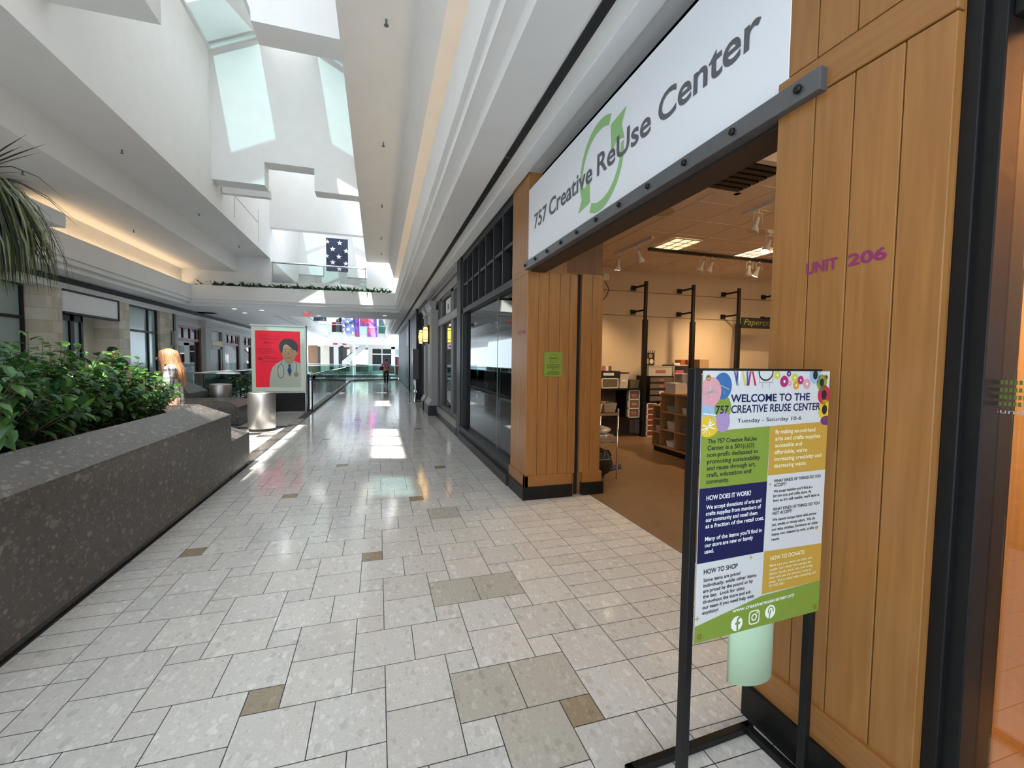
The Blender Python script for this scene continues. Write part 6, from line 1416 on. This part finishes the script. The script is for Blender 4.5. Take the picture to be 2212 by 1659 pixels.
t = thing('glass_railing', 'glass railing of the far balcony', 'railing', (-1.5, 45.1, 4.16)); b = MB(); b.box(-8, 2.5, 45.08, 45.1, 4.16, 4.85); part('glass_panel', b, M['railglass'], t); b = MB(); b.tube([(-8, 45.09, 4.88), (2.5, 45.09, 4.88)], .035, 8); part('top_rail', b, M['chrome'], t)
mp2 = thing('person', 'tiny dark-clothed figure on the far balcony', 'person', (-3.5, 45.7, 4.16)); s = Sk()
s.chain([((0, 0, .95), (.16, .12)), ((0, 0, 1.2), (.15, .11)), ((0, 0, 1.38), (.13, .08)), ((0, 0, 1.46), .05), ((0, 0, 1.56), (.08, .09)), ((0, 0, 1.62), (.06, .07))])
for sd_ in (-1, 1): s.chain([((sd_*.2, 0, 1.32), .05), ((sd_*.24, .02, 1.1), .042), ((sd_*.24, .1, .9), .03)], 2); s.chain([((sd_*.09, 0, .85), .09), ((sd_*.09, 0, .45), .06), ((sd_*.09, 0, .06), .05)], 0)
part('body', xf(s.mesh(1), (-3.5, 45.7, 4.16), 0), M['black_matte'], mp2, smooth=True)
b = MB(); b.box(-3.95, -3.2, 46.5, 46.55, 5.2, 5.5); bs2 = solo('hanging_board', b, M['black_matte'], 'small black sign with white lines hanging on the far balcony', 'sign'); b = MB(); b.box(-3.85, -3.3, 46.49, 46.5, 5.36, 5.41); b.box(-3.6, -3.3, 46.49, 46.5, 5.27, 5.31); part('print', b, M['paper'], bs2)
# far facade on the same storey
FZ = 48.0
b = MB(); b.box(-1.0, -.55, FZ, FZ+.3, 0, 3.1); b.box(-.55, 2.5, FZ, FZ+.3, 2.72, 3.1); b.box(1.35, 1.75, FZ, FZ+.3, 0, 3.1); b.box(-1.0, 2.5, FZ-.1, FZ, 2.95, 3.1); b.box(2.2, 2.5, FZ, FZ+.3, 0, 3.1); b.box(-.55, 1.35, FZ, FZ+.3, 0, .4)
solo('wall_far', b, colmat('far_cream', (.60, .57, .50), .6), 'cream shop front at the far end of the mall', 'wall', kind='structure')
t = thing('window_11', 'four-pane black window in the far cream shop front', 'window', (.4, FZ, .4), kind='structure'); b = MB(); b.box(-.55, 1.35, FZ+.2, FZ+.22, .4, 2.72); part('glass', b, M['black_matte'], t); b = MB(); b.box(.37, .45, FZ+.05, FZ+.2, .4, 2.72); b.box(-.55, 1.35, FZ+.05, FZ+.2, 2.1, 2.2); part('mullion', b, M['paper'], t)
t = thing('window_12', 'narrow far window with a teal transom and a red door beside it', 'window', (2.0, FZ, 0), kind='structure'); b = MB(); b.box(1.75, 2.2, FZ+.2, FZ+.22, 0, 1.9); part('glass', b, M['black_matte'], t); b = MB(); b.box(1.75, 2.2, FZ+.1, FZ+.12, 2.0, 2.7); part('transom', b, M['frost'], t); b = MB(); b.box(1.98, 2.2, FZ+.12, FZ+.16, 0, 1.9); part('red_leaf', b, colmat('far_red', (.20, .01, .015)), t)
b = MB(); b.box(-8, -1.0, 57.5, 57.7, 0, 3.1); solo('wall_far', b, M['dark_room'], 'dark wall at the back of the far left passage', 'wall', kind='structure')
for k, (x_, w_, mm, l) in enumerate(((-5.6, .9, M['stonewall'], 'brownish panel'), (-4.5, .5, M['paper'], 'white pillar'), (-3.9, .35, M['dark_room'], 'dark pillar'), (-7.0, 1.0, M['brown_wood'], 'brown panel'), (-2.9, .5, M['stonewall'], 'sandstone panel'))):
    b = MB(); b.box(x_-w_/2, x_+w_/2, 52+.5*k, 52.2+.5*k, 0, 3.1); solo('far_pillar', b, mm, l+' of a shop front in the far left passage', 'pillar')
b = MB(); b.box(-3.6, -1.1, 57.0, 57.4, 1.0, 2.8); solo('shop_light_box', b, mat('far_glow', (.8, .8, .75), .5, emit=(1, .97, .9), es=1.6), 'bright lit shop front in the far left passage', 'shop front')
b = MB(); b.box(-2.7, -2.2, 56.9, 57, 2.3, 2.6); solo('shop_sign', b, colmat('bright_red', (.65, .03, .04)), 'small red sign in front of the bright far shop front', 'sign')
es = thing('escalator', 'white escalator side rising to the right in the far distance', 'escalator', (-2.2, 50.5, 0)); b = MB(); b.prism([(-3.7, .9), (-3.3, .9), (-1.2, 2.9), (-1.2, 3.1), (-1.75, 3.1), (-3.7, 1.4)], 'y', 50.3, 50.7); part('balustrade', b, M['paper'], es); b = MB(); b.tube([(-3.75, 50.5, 1.45), (-1.75, 50.5, 3.08)], .05, 8); part('handrail', b, M['black'], es)
b = MB(); b.box(-2.42, -2.3, 46.0, 46.1, 0, 3.1); b.box(-2.25, -2.13, 46.0, 46.1, 0, 3.1); solo('twin_post', b, M['paper'], 'pair of slim white posts before the far escalator', 'post')
